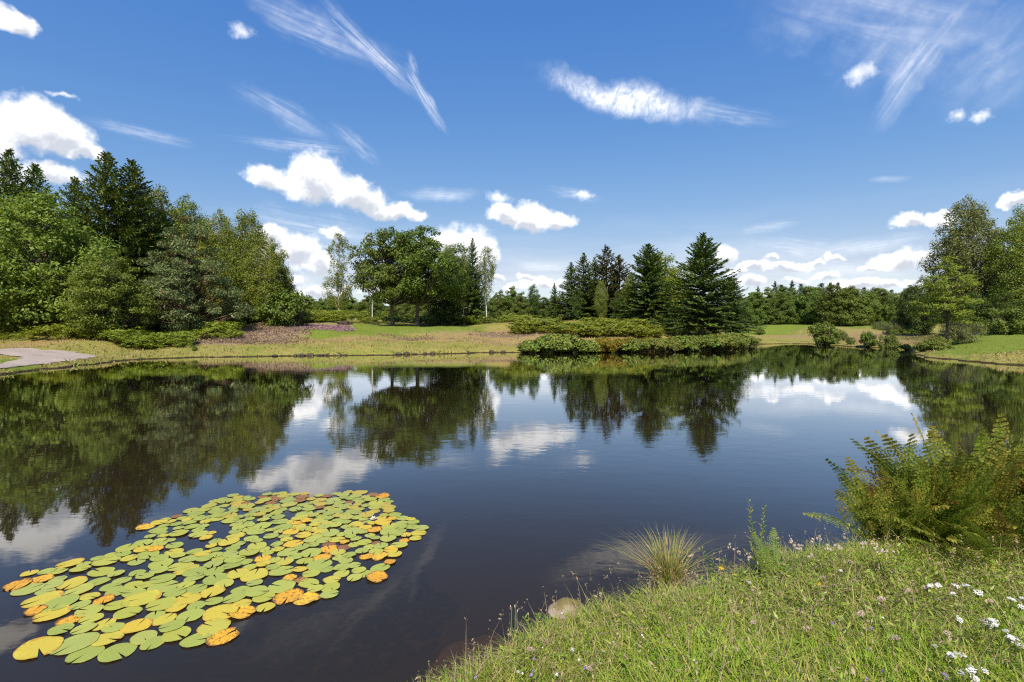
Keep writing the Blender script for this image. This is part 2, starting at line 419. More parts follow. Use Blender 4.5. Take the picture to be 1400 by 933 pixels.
lush = np.zeros(len(gx)); dry = np.zeros(len(gx)); heath = np.zeros(len(gx)); wood = np.zeros(len(gx))
for a in [(540, 61, 120, .13), (470, 55, 70, .10), (10, 28.5, 60, .14), (1350, 43, 110, .25), (1450, 42, 100, .3), (1060, 190, 70, .22), (1030, 165, 50, .2), (1380, 50, 90, .2), (600, 60, 80, .06), (1190, 135, 40, .1)]:
    lush = np.maximum(lush, ell(gx, gy, *a))
for a in [(700, 55, 110, .12), (620, 53, 60, .06), (830, 57, 110, .06), (300, 47, 60, .09), (1210, 64, 60, .10), (1170, 85, 70, .2), (60, 42.5, 110, .045), (1340, 42.5, 60, .06), (960, 66, 60, .08), (1100, 98, 70, .1), (450, 48, 110, .05)]:
    dry = np.maximum(dry, ell(gx, gy, *a))
for a, s in [((335, 51, 95, .14), .75), ((300, 46.5, 50, .06), .8), ((425, 58, 60, .08), 1.0), ((440, 56, 34, .04), 1.0), ((380, 55, 60, .09), .7), ((690, 57, 55, .05), .6), ((560, 52, 40, .03), .45), ((590, 56, 60, .03), .3)]:
    heath = np.maximum(heath, ell(gx, gy, *a) * s)
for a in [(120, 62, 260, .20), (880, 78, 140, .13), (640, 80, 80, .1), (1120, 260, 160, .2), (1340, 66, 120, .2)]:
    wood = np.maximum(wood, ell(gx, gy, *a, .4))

m_ground, t = material('meadow')
at_ = t.n('ShaderNodeAttribute', attribute_name='cover')
sp_ = t.n('ShaderNodeSeparateColor', {0: at_.outputs['Color']})
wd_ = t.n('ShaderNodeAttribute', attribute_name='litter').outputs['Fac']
pos = t.n('ShaderNodeNewGeometry').outputs['Position']
n1 = t.noise(pos, 0.42, 6, .7).outputs[0]; n2 = t.noise(pos, 2.2, 4, .65).outputs[0]; n3 = t.noise(pos, 9.0, 4, .7).outputs[0]
basec = t.ramp(n1, [(.3, (.24, .22, .045)), (.45, (.31, .265, .08)), (.55, (.25, .245, .055)), (.68, (.20, .23, .04))])
lushc = t.ramp(n2, [(.3, (.115, .18, .020)), (.5, (.17, .22, .03)), (.7, (.20, .24, .038))])
dryc = t.ramp(n2, [(.3, (.37, .28, .11)), (.5, (.31, .21, .10)), (.7, (.27, .24, .07))])
heac = t.ramp(n2, [(.3, (.22, .16, .09)), (.5, (.32, .22, .17)), (.6, (.38, .24, .25)), (.7, (.36, .28, .13))])
c = t.mix(t.maprange(t.math('ADD', sp_.outputs[1], t.math('MULTIPLY_ADD', n1, 1.4, -.62)), .2, .8), basec, dryc)
c = t.mix(t.maprange(t.math('ADD', sp_.outputs[0], t.math('MULTIPLY_ADD', n1, 1.2, -.6)), .2, .8), c, lushc)
c = t.mix(t.maprange(t.math('ADD', sp_.outputs[2], t.math('MULTIPLY_ADD', n2, .7, -.35)), .1, .9), c, heac)
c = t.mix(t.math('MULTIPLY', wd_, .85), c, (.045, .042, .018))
c = t.mix(t.maprange(n3, .34, .56, .55, 0), c, (.07, .075, .02))
z_ = t.n('ShaderNodeSeparateXYZ', {0: pos}).outputs[2]
bank = t.maprange(t.math('ADD', z_, t.math('MULTIPLY_ADD', n2, .16, -.08)), .045, .085)
c = t.mix(bank, t.mix(n3, (.028, .020, .012), (.07, .05, .028)), c)
c = t.mix(t.maprange(z_, -.02, -.25, 0, 1), c, (.10, .065, .03))
bmp = t.n('ShaderNodeBump', {'Strength': .7, 'Distance': .12, 'Height': t.math('ADD', n3, t.math('MULTIPLY', n2, .8))}).outputs[0]
b = t.n('ShaderNodeBsdfPrincipled', {'Base Color': c, 'Roughness': .95, 'Specular IOR Level': .1, 'Normal': bmp})
t.n('ShaderNodeOutputMaterial', {0: b.outputs[0]})
gme = mb.mesh('ground', [m_ground], True)
ca = gme.color_attributes.new('cover', 'FLOAT_COLOR', 'POINT')
nv = len(gme.vertices)
carr = np.zeros((nv, 4), np.float32); carr[:len(gx), 0] = lush; carr[:len(gx), 1] = dry; carr[:len(gx), 2] = heath; carr[:, 3] = 1
ca.data.foreach_set('color', carr.ravel())
fa = gme.attributes.new('litter', 'FLOAT', 'POINT'); farr = np.zeros(nv, np.float32); farr[:len(gx)] = wood; fa.data.foreach_set('value', farr)
ground = link('ground', gme); tag(ground, 'uneven grassy land round the pond', kind='structure')

# ------------------------------------------------------------------ water
m_water, t = material('pond_water')
pos = t.n('ShaderNodeNewGeometry').outputs['Position']
def waves(sx, sy, scale, det, rough=.5):
    return t.noise(t.vm('MULTIPLY', pos, (sx, sy, 1)), scale, det, rough).outputs[0]
wh = t.math('ADD', t.math('MULTIPLY', waves(.8, 1.3, 2.2, 3), .0021), t.math('MULTIPLY', waves(.9, 1.5, 9.0, 3), .00055))
gust = t.maprange(waves(.05, .16, 1.0, 3), .42, .66, .35, 1.5)
dist_ = t.vm('LENGTH', pos)
calm = t.maprange(dist_, 5, 70, 1.0, 0.75, False)
bmp = t.n('ShaderNodeBump', {'Strength': 1.0, 'Distance': 1.0, 'Height': t.math('MULTIPLY', wh, t.math('MULTIPLY', gust, calm))}).outputs[0]
fres = t.n('ShaderNodeFresnel', {'IOR': 1.333, 'Normal': bmp}).outputs[0]
fres = t.math('MINIMUM', t.math('MULTIPLY', fres, t.maprange(fres, .05, .24, .95, 1.68)), .94)
gl = t.n('ShaderNodeBsdfGlossy', {'Color': (1, 1, 1, 1), 'Roughness': .018, 'Normal': bmp})
murk = t.n('ShaderNodeBsdfDiffuse', {'Color': (.031, .024, .013, 1)})
clear = t.n('ShaderNodeBsdfTransparent', {'Color': (.66, .52, .30, 1)})
body = t.n('ShaderNodeMixShader', {0: .36, 1: murk.outputs[0], 2: clear.outputs[0]})
t.n('ShaderNodeOutputMaterial', {0: t.n('ShaderNodeMixShader', {0: fres, 1: body.outputs[0], 2: gl.outputs[0]}).outputs[0]})
mb = MB(); grow = 1.5
xs0, ys0 = LAKE_S.min(0) - 3; xs1, ys1 = LAKE_S.max(0) + 3
mb.quads([(xs0, ys0, 0), (xs1, ys0, 0), (xs1, ys1, 0), (xs0, ys1, 0)], [(0, 1, 2, 3)])
water = link('water', mb.mesh('water', [m_water])); tag(water, 'still dark water of the pond', kind='structure')
mb = MB(); c0 = POND.mean(0); mb.tris([(*p, POND_Z) for p in c0 + (POND - c0) * 1.06] + [(*c0, POND_Z)], [(q, (q + 1) % len(POND), len(POND)) for q in range(len(POND))])
pond = link('water', mb.mesh('far_water', [m_water])); tag(pond, 'strip of water of a second pond beyond the grass dam', kind='structure')

# ------------------------------------------------------------------ path
def hit(px, py, zoff=0.0):
    ds = np.geomspace(1.2, 130, 1500); x = (px - CX) / F * ds; z = EYE - (py - YH) / F * ds
    gg = ground_z(x, ds) + zoff
    gg = np.where((signed_dist(LAKE_S, x, ds) < 0), np.maximum(gg, 0), gg) if zoff == 0 else gg
    i = int(np.argmax(z <= gg)); return float(x[i]), float(ds[i]), float(gg[i])
PATH = np.array([hit(*p)[:2] for p in [(-160, 474), (0, 477.5), (60, 479), (105, 482), (128, 485.5), (136, 488.5), (126, 491.5), (95, 495), (40, 501), (0, 505), (-100, 514), (-160, 516), (-120, 505), (-40, 501), (0, 497.5), (22, 493), (25, 490.5), (14, 488), (-10, 487), (-160, 488)]])
PATH_S = smooth_poly(PATH, 3)
xs = np.arange(PATH_S[:, 0].min(), PATH_S[:, 0].max(), .22); ys = np.arange(PATH_S[:, 1].min(), PATH_S[:, 1].max(), .22)
XX, YY = np.meshgrid(xs, ys); sdp = signed_dist(PATH_S, XX, YY).reshape(XX.shape) + .12 * vnoise(XX * 2, YY * 2)
ZZ = ground_z(XX, YY)
keep = sdp < 0
idx = -np.ones(XX.size, int); quads = []
ny, nx = XX.shape
kk = (keep[:-1, :-1] & keep[1:, :-1] & keep[:-1, 1:] & keep[1:, 1:])
I, J = np.nonzero(kk); base_i = I * nx + J
Q = np.stack([base_i, base_i + 1, base_i + nx + 1, base_i + nx], 1)
used, inv = np.unique(Q, return_inverse=True)
mb = MB(); mb.quads(np.stack([XX.ravel()[used], YY.ravel()[used], ZZ.ravel()[used] + .045], 1), inv.reshape(Q.shape))
m_path, t = material('gravel')
pos = t.n('ShaderNodeNewGeometry').outputs['Position']
n1 = t.noise(pos, .9, 4, .6).outputs[0]; n2 = t.noise(pos, 14, 3, .7).outputs[0]
c = t.mix(t.maprange(n1, .35, .65), (.34, .27, .225), (.24, .19, .155)); c = t.mix(t.maprange(n2, .35, .7), c, (.38, .32, .28)); c = t.mix(t.maprange(t.noise(pos, 2.5, 5, .7).outputs[0], .56, .72), c, (.24, .21, .12))
b = t.n('ShaderNodeBsdfPrincipled', {'Base Color': c, 'Roughness': .95, 'Normal': t.n('ShaderNodeBump', {'Strength': .4, 'Distance': .03, 'Height': n2}).outputs[0]})
t.n('ShaderNodeOutputMaterial', {0: b.outputs[0]})
path = link('path', mb.mesh('path', [m_path], True)); tag(path, 'pinkish gravel path bending round a patch of grass', kind='structure')
scene.cycles.max_bounces = 6; scene.cycles.diffuse_bounces = 2; scene.cycles.glossy_bounces = 3; scene.cycles.transmission_bounces = 3; scene.cycles.transparent_max_bounces = 6
scene.cycles.caustics_reflective = False; scene.cycles.caustics_refractive = False
scene.cycles.use_denoising = False; scene.cycles.filter_width = 1.2
scene.cycles.sample_clamp_indirect = 6.0
# ------------------------------------------------------------------ plant materials
def leaf_mat(name, cols, trans=.34, rough=.5, spec=.25, ovar=.25):
    m, t = material(name)
    gi = t.n('ShaderNodeNewGeometry'); oi = t.n('ShaderNodeObjectInfo')
    n = len(cols)
    c = t.ramp(gi.outputs['Random Per Island'], [((i + .5) / n, col) for i, col in enumerate(cols)])
    v = t.math('MULTIPLY_ADD', oi.outputs['Random'], ovar, 1 - ovar / 2)
    hs = t.n('ShaderNodeHueSaturation', {'Hue': t.math('MULTIPLY_ADD', t.math('FRACT', t.math('MULTIPLY', oi.outputs['Random'], 7.31)), .03, .485), 'Saturation': 1.0, 'Value': v, 'Color': c}).outputs[0]
    p = t.n('ShaderNodeBsdfPrincipled', {'Base Color': hs, 'Roughness': rough, 'Specular IOR Level': spec})
    tr = t.n('ShaderNodeBsdfTranslucent', {'Color': t.n('ShaderNodeHueSaturation', {'Hue': .49, 'Saturation': 1.1, 'Value': 1.3, 'Color': hs}).outputs[0]})
    t.n('ShaderNodeOutputMaterial', {0: t.n('ShaderNodeMixShader', {0: trans, 1: p.outputs[0], 2: tr.outputs[0]}).outputs[0]})
    return m

def bark_mat(name, c0, c1, scale=6, birch=False):
    m, t = material(name)
    tc = t.n('ShaderNodeTexCoord').outputs['Object']
    nz = t.noise(t.vm('MULTIPLY', tc, (1, 1, .35) if not birch else (.6, .6, 3.0)), scale, 4, .65).outputs[0]
    c = t.mix(t.maprange(nz, .35, .65), c0, c1)
    b = t.n('ShaderNodeBsdfPrincipled', {'Base Color': c, 'Roughness': .9, 'Normal': t.n('ShaderNodeBump', {'Strength': .5, 'Distance': .03, 'Height': nz}).outputs[0]})
    t.n('ShaderNodeOutputMaterial', {0: b.outputs[0]})
    return m

BARK = bark_mat('bark', (.045, .035, .026), (.14, .115, .09))
BARK_P = bark_mat('reddish_bark', (.07, .045, .03), (.22, .13, .09))
BARK_B = bark_mat('birch_bark', (.62, .60, .55), (.28, .26, .23), 3.0, True)
L_MAPLE = leaf_mat('maple_leaves', [(0.095, 0.150, 0.021), (0.140, 0.213, 0.029), (0.177, 0.241, 0.035), (0.223, 0.276, 0.046)])
L_OAK = leaf_mat('oak_leaves', [(0.064, 0.108, 0.015), (0.102, 0.164, 0.022), (0.136, 0.198, 0.026), (0.184, 0.242, 0.040)])
L_BIRCH = leaf_mat('birch_leaves', [(0.106, 0.164, 0.025), (0.153, 0.213, 0.033), (0.190, 0.235, 0.038), (0.257, 0.240, 0.042)])
L_LIME = leaf_mat('yellow_green_leaves', [(0.156, 0.224, 0.022), (0.203, 0.259, 0.028), (0.251, 0.284, 0.032), (0.326, 0.314, 0.045)])
L_SPRUCE = leaf_mat('spruce_needles', [(0.053, 0.095, 0.018), (0.078, 0.131, 0.023), (0.112, 0.167, 0.028), (0.187, 0.213, 0.037)], .12)
L_FIR = leaf_mat('fir_needles', [(0.048, 0.097, 0.018), (0.069, 0.133, 0.024), (0.101, 0.174, 0.030), (0.148, 0.218, 0.036)], .12)
L_BROWN = leaf_mat('browned_needles', [(0.071, 0.056, 0.017), (0.106, 0.070, 0.023), (0.088, 0.097, 0.021), (0.071, 0.094, 0.019)], .12)
L_PINE = leaf_mat('pine_needles', [(0.075, 0.120, 0.039), (0.109, 0.163, 0.053), (0.135, 0.181, 0.060), (0.176, 0.157, 0.065)], .15)
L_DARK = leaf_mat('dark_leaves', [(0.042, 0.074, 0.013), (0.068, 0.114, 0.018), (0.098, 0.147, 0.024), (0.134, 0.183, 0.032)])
L_FAR = leaf_mat('wood_leaves', [(0.074, 0.122, 0.023), (0.112, 0.168, 0.028), (0.150, 0.205, 0.033), (0.200, 0.233, 0.044)], ovar=.5)
L_SHRUB = leaf_mat('shrub_leaves', [(0.083, 0.123, 0.020), (0.118, 0.172, 0.024), (0.160, 0.213, 0.032), (0.213, 0.244, 0.043)])
L_GREY = leaf_mat('grey_leaves', [(0.105, 0.140, 0.037), (0.138, 0.174, 0.048), (0.165, 0.196, 0.061), (0.209, 0.224, 0.077)])
L_BRACK = leaf_mat('bracken_leaves', [(.150, .215, .022), (.195, .255, .028), (.240, .280, .035), (.290, .285, .045)], .35)

def curve(p0, p1, sag, n=5, g=None, wob=.0):
    t = np.linspace(0, 1, n)[:, None]
    P = p0 * (1 - t) + p1 * t
    P[:, 2] += (4 * t[:, 0] * (1 - t[:, 0])) * sag
    if wob and g is not None: P[1:-1] += g.normal(size=(n - 2, 3)) * wob
    return P

def leaves(mb, C, out, size, g, asp=.6, upb=.5, rnd=.7, mi=0, hang=0.0):
    n = len(C)
    N = unit(out * .75 + np.array([0, 0, upb]) + g.normal(size=(n, 3)) * rnd * .72)
    T = unit(np.cross(N, g.normal(size=(n, 3))) + np.array([0, 0, -hang]))
    B = unit(np.cross(N, T))
    s = size * g.lognormal(0, .28, n)[:, None]
    mb.rhombs(C, T * s * .5, B * s * .5 * asp, mi)

def make_tree(kind, trunk, crown):
    r = empty(kind)
    link('trunk', trunk, r); link('crown', crown, r)
    return r

def broadleaf(kind, seed, h, cb, prof, nclump, cr, nleaf, lsize, lmat, bark=BARK, tr=.22, flat=.7, hang=0.0, lobes=.22, stems=1, asp=.62, sep=.75, lean=.04, fill=.45, rnd=.7, brown=None, blen=1.0, thin=1.0):
    g = np.random.default_rng(seed)
    ts = np.array([p[0] for p in prof]); rs = np.array([p[1] for p in prof])
    ph = g.uniform(0, 6.28, 6)
    def env(t, th):
        return np.interp(t, ts, rs) * (1 + lobes * (.6 * np.sin(2 * th + ph[0] + 3 * t) + .5 * np.sin(3 * th + ph[1] - 5 * t) + .4 * np.sin(5 * th + ph[2] + 7 * t)))
    cl = []
    tries = 0
    while len(cl) < nclump and tries < nclump * 40:
        tries += 1
        t = g.uniform(0, 1); th = g.uniform(0, 6.2832); e = env(t, th)
        if g.uniform() > (e / rs.max()) ** 1.2: continue
        rho = g.uniform() ** fill
        c = np.array((math.cos(th) * e * rho, math.sin(th) * e * rho, cb + t * (h - cb)))
        s = cr * g.uniform(.65, 1.35) * (.75 + .5 * (1 - t))
        if all((c[0] - q[0]) ** 2 + (c[1] - q[1]) ** 2 + ((c[2] - q[2]) * 1.3) ** 2 > (sep * (s + qs) * .5) ** 2 for q, qs in cl):
            cl.append((c, s))
    tm = MB(); cm = MB()
    top = np.array((g.normal() * lean * h, g.normal() * lean * h, h * .93))
    bases = [np.zeros(3)] if stems == 1 else [np.array((math.cos(a) * .5, math.sin(a) * .5, 0)) for a in np.linspace(0, 6.28, stems, endpoint=False) + ph[3]]
    trunks = []
    for bse in bases:
        P = curve(bse + np.array([0, 0, -.3]), top * (1 if stems == 1 else .8) + bse * 3, 0, 9, g, 0)
        P[1:-1, :2] += np.cumsum(g.normal(size=(7, 2)), 0) * h * .006
        rr = tr * (1 - np.linspace(0, 1, 9)) ** .8 * (1 if stems == 1 else .7) + .02; rr[0] *= 1.35
        tm.tube(P, rr, 8); trunks.append(P)
    for c, s in cl:
        P = trunks[int(g.integers(len(trunks)))]
        hd = math.hypot(c[0], c[1])
        za = np.clip(c[2] - hd * g.uniform(.5, 1.1) * blen, max(cb * .75, h * .08), h * .9)
        k = np.interp(za, P[:, 2], np.arange(len(P))); i0 = int(min(k, len(P) - 2)); a = P[i0] + (P[i0 + 1] - P[i0]) * (k - i0)
        L = np.linalg.norm(c - a)
        r0 = np.clip(.018 * L + .012, .015, tr * .5) * thin
        tm.tube(curve(a, c, -.06 * L if hang == 0 else .12 * L, 5, g, .03 * L), np.linspace(r0, .008, 5), 5)
        n = int(nleaf * (s / cr) ** 2)
        d = rand_unit(n, g); u = g.uniform(0, 1, n)[:, None] ** .45
        off = d * u * s * np.array([1, 1, flat])
        if hang: off[:, 2] -= np.abs(g.normal(size=n)) * hang * s
        mi = 0
        outw = unit(off + .35 * s * unit(np.array([c[0], c[1], (c[2] - cb) * .5 + .01])))
        if brown is not None and g.uniform() < brown: mi = 1
        leaves(cm, c + off, outw, lsize, g, asp, .5, rnd, mi, hang * .5)
    mats = lmat if isinstance(lmat, list) else [lmat]
    return make_tree(kind, tm.mesh(kind + '_trunk', [bark], True), cm.mesh(kind + '_crown', mats))

def conifer(kind, seed, h, r0, cb, whorls, nb, lmat, bark=BARK, tr=.22, p=.85, e0=-12, e1=38, droop=.10, up=.10, step=.16, sl=.42, sw=.15, hangs=0, irr=.15, gaps=0.0, bare=0.0):
    g = np.random.default_rng(seed)
    tm = MB(); cm = MB()
    P = np.stack([np.cumsum(g.normal(size=10)) * .02, np.cumsum(g.normal(size=10)) * .02, np.linspace(-.3, h, 10)], 1)
    tm.tube(P, tr * (1 - np.linspace(0, 1, 10)) ** .9 + .015, 8)
    Cs, As, Bs, M = [], [], [], []
    side_tilt = []
    for w_ in range(whorls):
        t = (w_ + g.uniform(-.3, .3)) / whorls; t = np.clip(t, 0, .985)
        z = cb + (h - cb) * t
        Lw = (r0 * (1 - t) ** p + .12) * g.uniform(1 - irr, 1 + irr)
        k = max(4, int(round(nb * (.55 + .45 * (1 - t)))))
        a0 = g.uniform(0, 6.28)
        for b in range(k):
            if g.uniform() < gaps: continue
            az = a0 + 6.2832 * b / k + g.normal() * .18
            L = Lw * g.uniform(1 - irr, 1 + irr * .8)
            el = rad(e0 + (e1 - e0) * t ** 1.1 + g.normal() * 5)
            dh = np.array((math.cos(az), math.sin(az), 0)); up3 = np.array((0, 0, 1.0)); sd = np.array((-math.sin(az), math.cos(az), 0))
            zb = z + g.normal() * .12
            f = lambda s: dh * (L * s * math.cos(el))[:, None] + up3 * (L * s * math.sin(el) - droop * L * s ** 1.5 * (1 - t) + up * L * s ** 3)[:, None] + np.array((0, 0, zb))
            ss = np.linspace(0, 1, 5)
            if L > .7: tm.tube(f(ss), np.linspace(.012 + .010 * L, .006, 5), 4, cap=False)
            n = max(5, int(L / step))
            s = np.linspace(.12 + bare, 1, n) + g.normal(size=n) * .01
            c = f(s); tg = unit(f(s + .03) - f(s - .03))
            # side sprays
            for sgn in (-1, 1, 0):
                ln = sl * (.55 + .75 * np.sqrt(np.clip(s * (1.15 - s) * 3, .05, 1))) * min(1.0, .22 + L / 2.2) * g.uniform(.75, 1.25, n)
                if sgn == 0: dvec = tg; ln = ln * .8
                else: dvec = unit(tg * .75 + sd * sgn * g.uniform(.6, 1.0, n)[:, None] + up3 * (g.normal(size=n) * .22 - .10)[:, None])
                nn = unit(up3 + g.normal(size=(n, 3)) * .35 + dh * .25)
                bv = unit(np.cross(nn, dvec))
                Cs.append(c + dvec * ln[:, None] * .5); As.append(dvec * ln[:, None] * .5); Bs.append(bv * (sw * .5 * g.uniform(.7, 1.3, n))[:, None])
            if hangs:
                m = int(n * hangs); q = g.uniform(.2, 1, m); cc = f(q)
                ln = sl * g.uniform(.6, 1.5, m)
                dv = unit(np.array([0, 0, -1.0]) + g.normal(size=(m, 3)) * .18 + dh * .15)
                bv = unit(np.cross(dv, unit(dh + g.normal(size=(m, 3)) * .8)))
                Cs.append(cc + dv * ln[:, None] * .5); As.append(dv * ln[:, None] * .5); Bs.append(bv * (sw * .42))
    Bs = [np.broadcast_to(b, c.shape) for b, c in zip(Bs, Cs)]
    cm.rhombs(np.vstack(Cs), np.vstack(As), np.vstack(Bs), 0, -.15)
    return make_tree(kind, tm.mesh(kind + '_trunk', [bark], True), cm.mesh(kind + '_crown', [lmat]))

# ------------------------------------------------------------------ one of each kind (made at the origin, copied into place)
PROTO = {}
def proto(key, h, maker):
    PROTO[key] = [None, h, maker, False]
OVAL = [(0, .35), (.15, .8), (.4, 1), (.7, .85), (.9, .5), (1, .15)]
def pr(r, base=OVAL): return [(t, v * r) for t, v in base]
DOME = [(0, .55), (.12, .92), (.35, 1), (.6, .88), (.82, .6), (1, .2)]
TALL = [(0, .3), (.2, .8), (.45, 1), (.7, .8), (.9, .42), (1, .1)]
for v in (0, 1):
    proto(f'maple{v}', 15, lambda v=v: broadleaf('maple_tree', 20 + v, 15, 1.8, pr(6.2, DOME), 190, 1.35, 150, .30, L_MAPLE, tr=.28, flat=.55))
    proto(f'oak{v}', 13, lambda v=v: broadleaf('oak_tree', 30 + v, 13, 3.7, pr(5.4, [(0, .45), (.12, .9), (.35, 1), (.6, .88), (.82, .6), (1, .2)]), 128, 1.0, 160, .25, L_OAK, tr=.24, flat=.6, lobes=.36, sep=1.0))
    proto(f'birch{v}', 20, lambda v=v: broadleaf('birch_tree', 40 + v, 20, 2.5, pr(4.0, TALL), 230, 1.0, 190, .22, L_BIRCH, BARK_B, tr=.2, flat=.9, hang=.7, lobes=.25))
    proto(f'spruce{v}', 24, lambda v=v: conifer('spruce_tree', 50 + v, 24, 5.6, 1.5, 46, 10, L_SPRUCE, tr=.3, p=.8, droop=.22, up=.14, hangs=1.3, sl=.5, sw=.17, irr=.22, step=.2))
    proto(f'fir{v}', 15, lambda v=v: conifer('fir_tree', 60 + v, 15, 5.4, 2.3, 40, 13, L_FIR, tr=.22, p=.92, e0=-6, e1=42, droop=.12, up=.10, sl=.46, sw=.17, step=.15, irr=.26, gaps=.05))
    proto(f'wood{v}', 18, lambda v=v: broadleaf('woodland_tree', 70 + v, 18, 1.0, pr(6.3, DOME), 130, 1.7, 190, .48, L_FAR, tr=.25, flat=.65, lobes=.35))
    proto(f'dark{v}', 18, lambda v=v: broadleaf('dark_tree', 80 + v, 18, 1.0, pr(5.2), 130, 1.5, 130, .36, L_DARK, tr=.25, flat=.65))
    proto(f'shrub{v}', 2.4, lambda v=v: broadleaf('leafy_shrub', 90 + v, 2.4, .15, pr(1.5, DOME), 60, .42, 90, .15, L_SHRUB, tr=.05, flat=.7, stems=3))
proto('pine0', 14, lambda: broadleaf('pine_tree', 100, 14, .6, [(0, .9 * 5), (.15, 5.2), (.4, 4.4), (.7, 3.0), (.9, 1.6), (1, .4)], 150, 1.0, 170, .34, [L_PINE, L_BROWN], BARK_P, tr=.26, flat=.5, asp=.28, lobes=.3, sep=.85, brown=.12, rnd=1.0))
proto('thinbirch0', 17, lambda: broadleaf('slender_birch', 110, 17, 3.2, [(0, 1.0), (.15, 2.6), (.35, 1.9), (.5, 1.3), (.7, 2.0), (.88, 1.5), (1, .3)], 85, .66, 110, .20, L_BIRCH, BARK_B, tr=.17, flat=1.0, hang=.8, lobes=.35, sep=1.0, lean=.01))
proto('thinbirch1', 15, lambda: broadleaf('slender_birch', 111, 15, 5.0, [(0, .5), (.3, 1.3), (.6, 2.0), (.9, 1.4), (1, .3)], 70, .6, 90, .19, L_GREY, BARK_B, tr=.13, flat=1.0, hang=.9, lobes=.35, sep=1.0, lean=.01))
proto('brownspruce0', 14, lambda: conifer('browned_spruce', 120, 14, 3.7, 1.0, 30, 7, L_BROWN, tr=.18, p=.7, droop=.12, up=.12, irr=.3, gaps=.08, sl=.46, sw=.18, hangs=.9, e0=-8))
proto('larch0', 11, lambda: broadleaf('larch_tree', 130, 11, 2.9, [(0, 2.2), (.2, 3.5), (.45, 3.1), (.7, 2.3), (.9, 1.3), (1, .4)], 105, .70, 130, .19, L_LIME, tr=.17, flat=.45, lobes=.3, sep=.95, asp=.5, blen=.15, lean=.005, thin=1.4))
proto('poplar0', 24, lambda: broadleaf('tall_birch', 140, 24, 2.0, pr(5.2, TALL), 280, 1.15, 200, .25, L_GREY, BARK_B, tr=.26, flat=1.0, hang=.5, lobes=.22))
proto('poplar1', 24, lambda: broadleaf('tall_birch', 141, 24, 2.0, pr(5.0, TALL), 270, 1.15, 200, .25, L_BIRCH, BARK_B, tr=.26, flat=1.0, hang=.6, lobes=.25))
proto('lime0', 14, lambda: broadleaf('yellow_green_tree', 150, 14, 2.2, pr(3.4), 110, 1.0, 130, .26, L_LIME, tr=.16, flat=.8))
proto('darkfir0', 16, lambda: conifer('dark_spruce', 160, 16, 4.2, .8, 40, 9, L_SPRUCE, tr=.2, p=.85, e0=-10, e1=40, droop=.12, sl=.44, sw=.17, hangs=.5, irr=.2))
for v in (0, 1): proto(f'farconifer{v}', 20, lambda v=v: conifer('woodland_conifer', 170 + v, 20, 3.4 + .6 * v, 1.0, 34, 8, [L_FIR, L_PINE][v], tr=.2, p=.75, step=.32, sl=.6, sw=.3, irr=.3, hangs=.4))
proto('greyshrub0', 2.4, lambda: broadleaf('grey_shrub', 180, 2.4, .1, pr(1.7, DOME), 60, .42, 100, .16, L_GREY, tr=.05, flat=.9, stems=3, asp=.3, hang=-.3))

def plant(key, x, y, ztop=None, sc=None, wide=1.0, rz=None, label=None, cat='tree', group=None, sink=0.0, z=None):
    pk = PROTO[key]
    zg = gz(x, y) if z is None else z
    if sc is None: sc = max(.05, (ztop - zg) / pk[1])
    if pk[0] is None: pk[0] = pk[2](); o = pk[0]
    else: o = copy_tree(pk[0])
    o.location = (x, y, zg - sink); o.scale = (sc * wide, sc * wide, sc)
    o.rotation_euler = (0, 0, R.uniform(0, 6.28) if rz is None else rz)
    for k in ('label', 'category', 'group'):
        if k in o: del o[k]
    tag(o, label, cat, group)
    return o

def tree(key, px, ytop, d, label, wide=1.0, group=None, cat='tree', rz=None):
    x, y = at(px, d)
    return plant(key, x, y, EYE + (YH - ytop) * d / F, None, wide, rz, label, cat, group)
# ------------------------------------------------------------------ the wood on the left bank
T = tree
T('maple0', 58, 268, 47.5, 'broad bright green maple with a bare trunk by the gravel path', 1.0)
T('maple1', 148, 345, 45, 'low round maple at the front edge of the left wood beside the tall spruces', 1.0)
T('maple1', -35, 292, 49, 'bright green maple cut by the left edge of the photo above the path', 1.0)
T('maple0', -2, 268, 57, 'tall leafy tree behind the maples beneath the leftmost spruce tip', .8)
T('maple0', 105, 300, 54, 'leafy tree behind the broad maple and below the small spruce tips', .7)
T('spruce1', 12, 204, 66, 'leftmost tall spruce tip standing above the maples', 1.1)
T('spruce0', 48, 224, 68, 'second spruce from the left with a pointed tip over the maples', 1.2)
T('spruce1', 103, 242, 64, 'shorter spruce tip between the left pair and the tallest spruces', 1.25)
T('spruce0', 146, 208, 55, 'tallest dark spruce of the left wood with trailing branches', 1.35)
T('spruce1', 181, 219, 57, 'dark spruce joined to the right side of the tallest one', 1.35)
T('birch0', 212, 250, 62, 'olive green birch just right of the tallest spruces', 1.0)
T('birch1', 254, 264, 63, 'olive birch behind the grey green pine', 1.0)
T('pine0', 256, 298, 50, 'grey green pine with brown inner twigs and low sweeping branches', 1.0)
T('birch1', 302, 284, 61, 'yellowish birch right behind the pine', .9)
T('birch0', 338, 284, 60, 'tallest yellowish birch near the right end of the left wood', 1.0)
T('birch1', 366, 318, 58, 'lower birch on the sloping right end of the left wood', 1.1)
T('dark0', 382, 362, 60, 'small dark tree closing the right end of the left wood', .9)
T('shrub0', 393, 396, 57, 'round green bush at the foot of the last birch of the left wood', 1.0, cat='bush')
for k, (px, yt, d) in enumerate([(20, 300, 60), (80, 310, 62), (190, 330, 59), (235, 320, 68), (285, 322, 68), (325, 325, 67), (355, 345, 66), (-60, 280, 64), (130, 330, 66), (-20, 330, 70)]):
    T('dark%d' % (k % 2), px, yt, d, 'dark tree deep inside the left wood behind the front row', 1.0, group='dark trees inside the left wood')
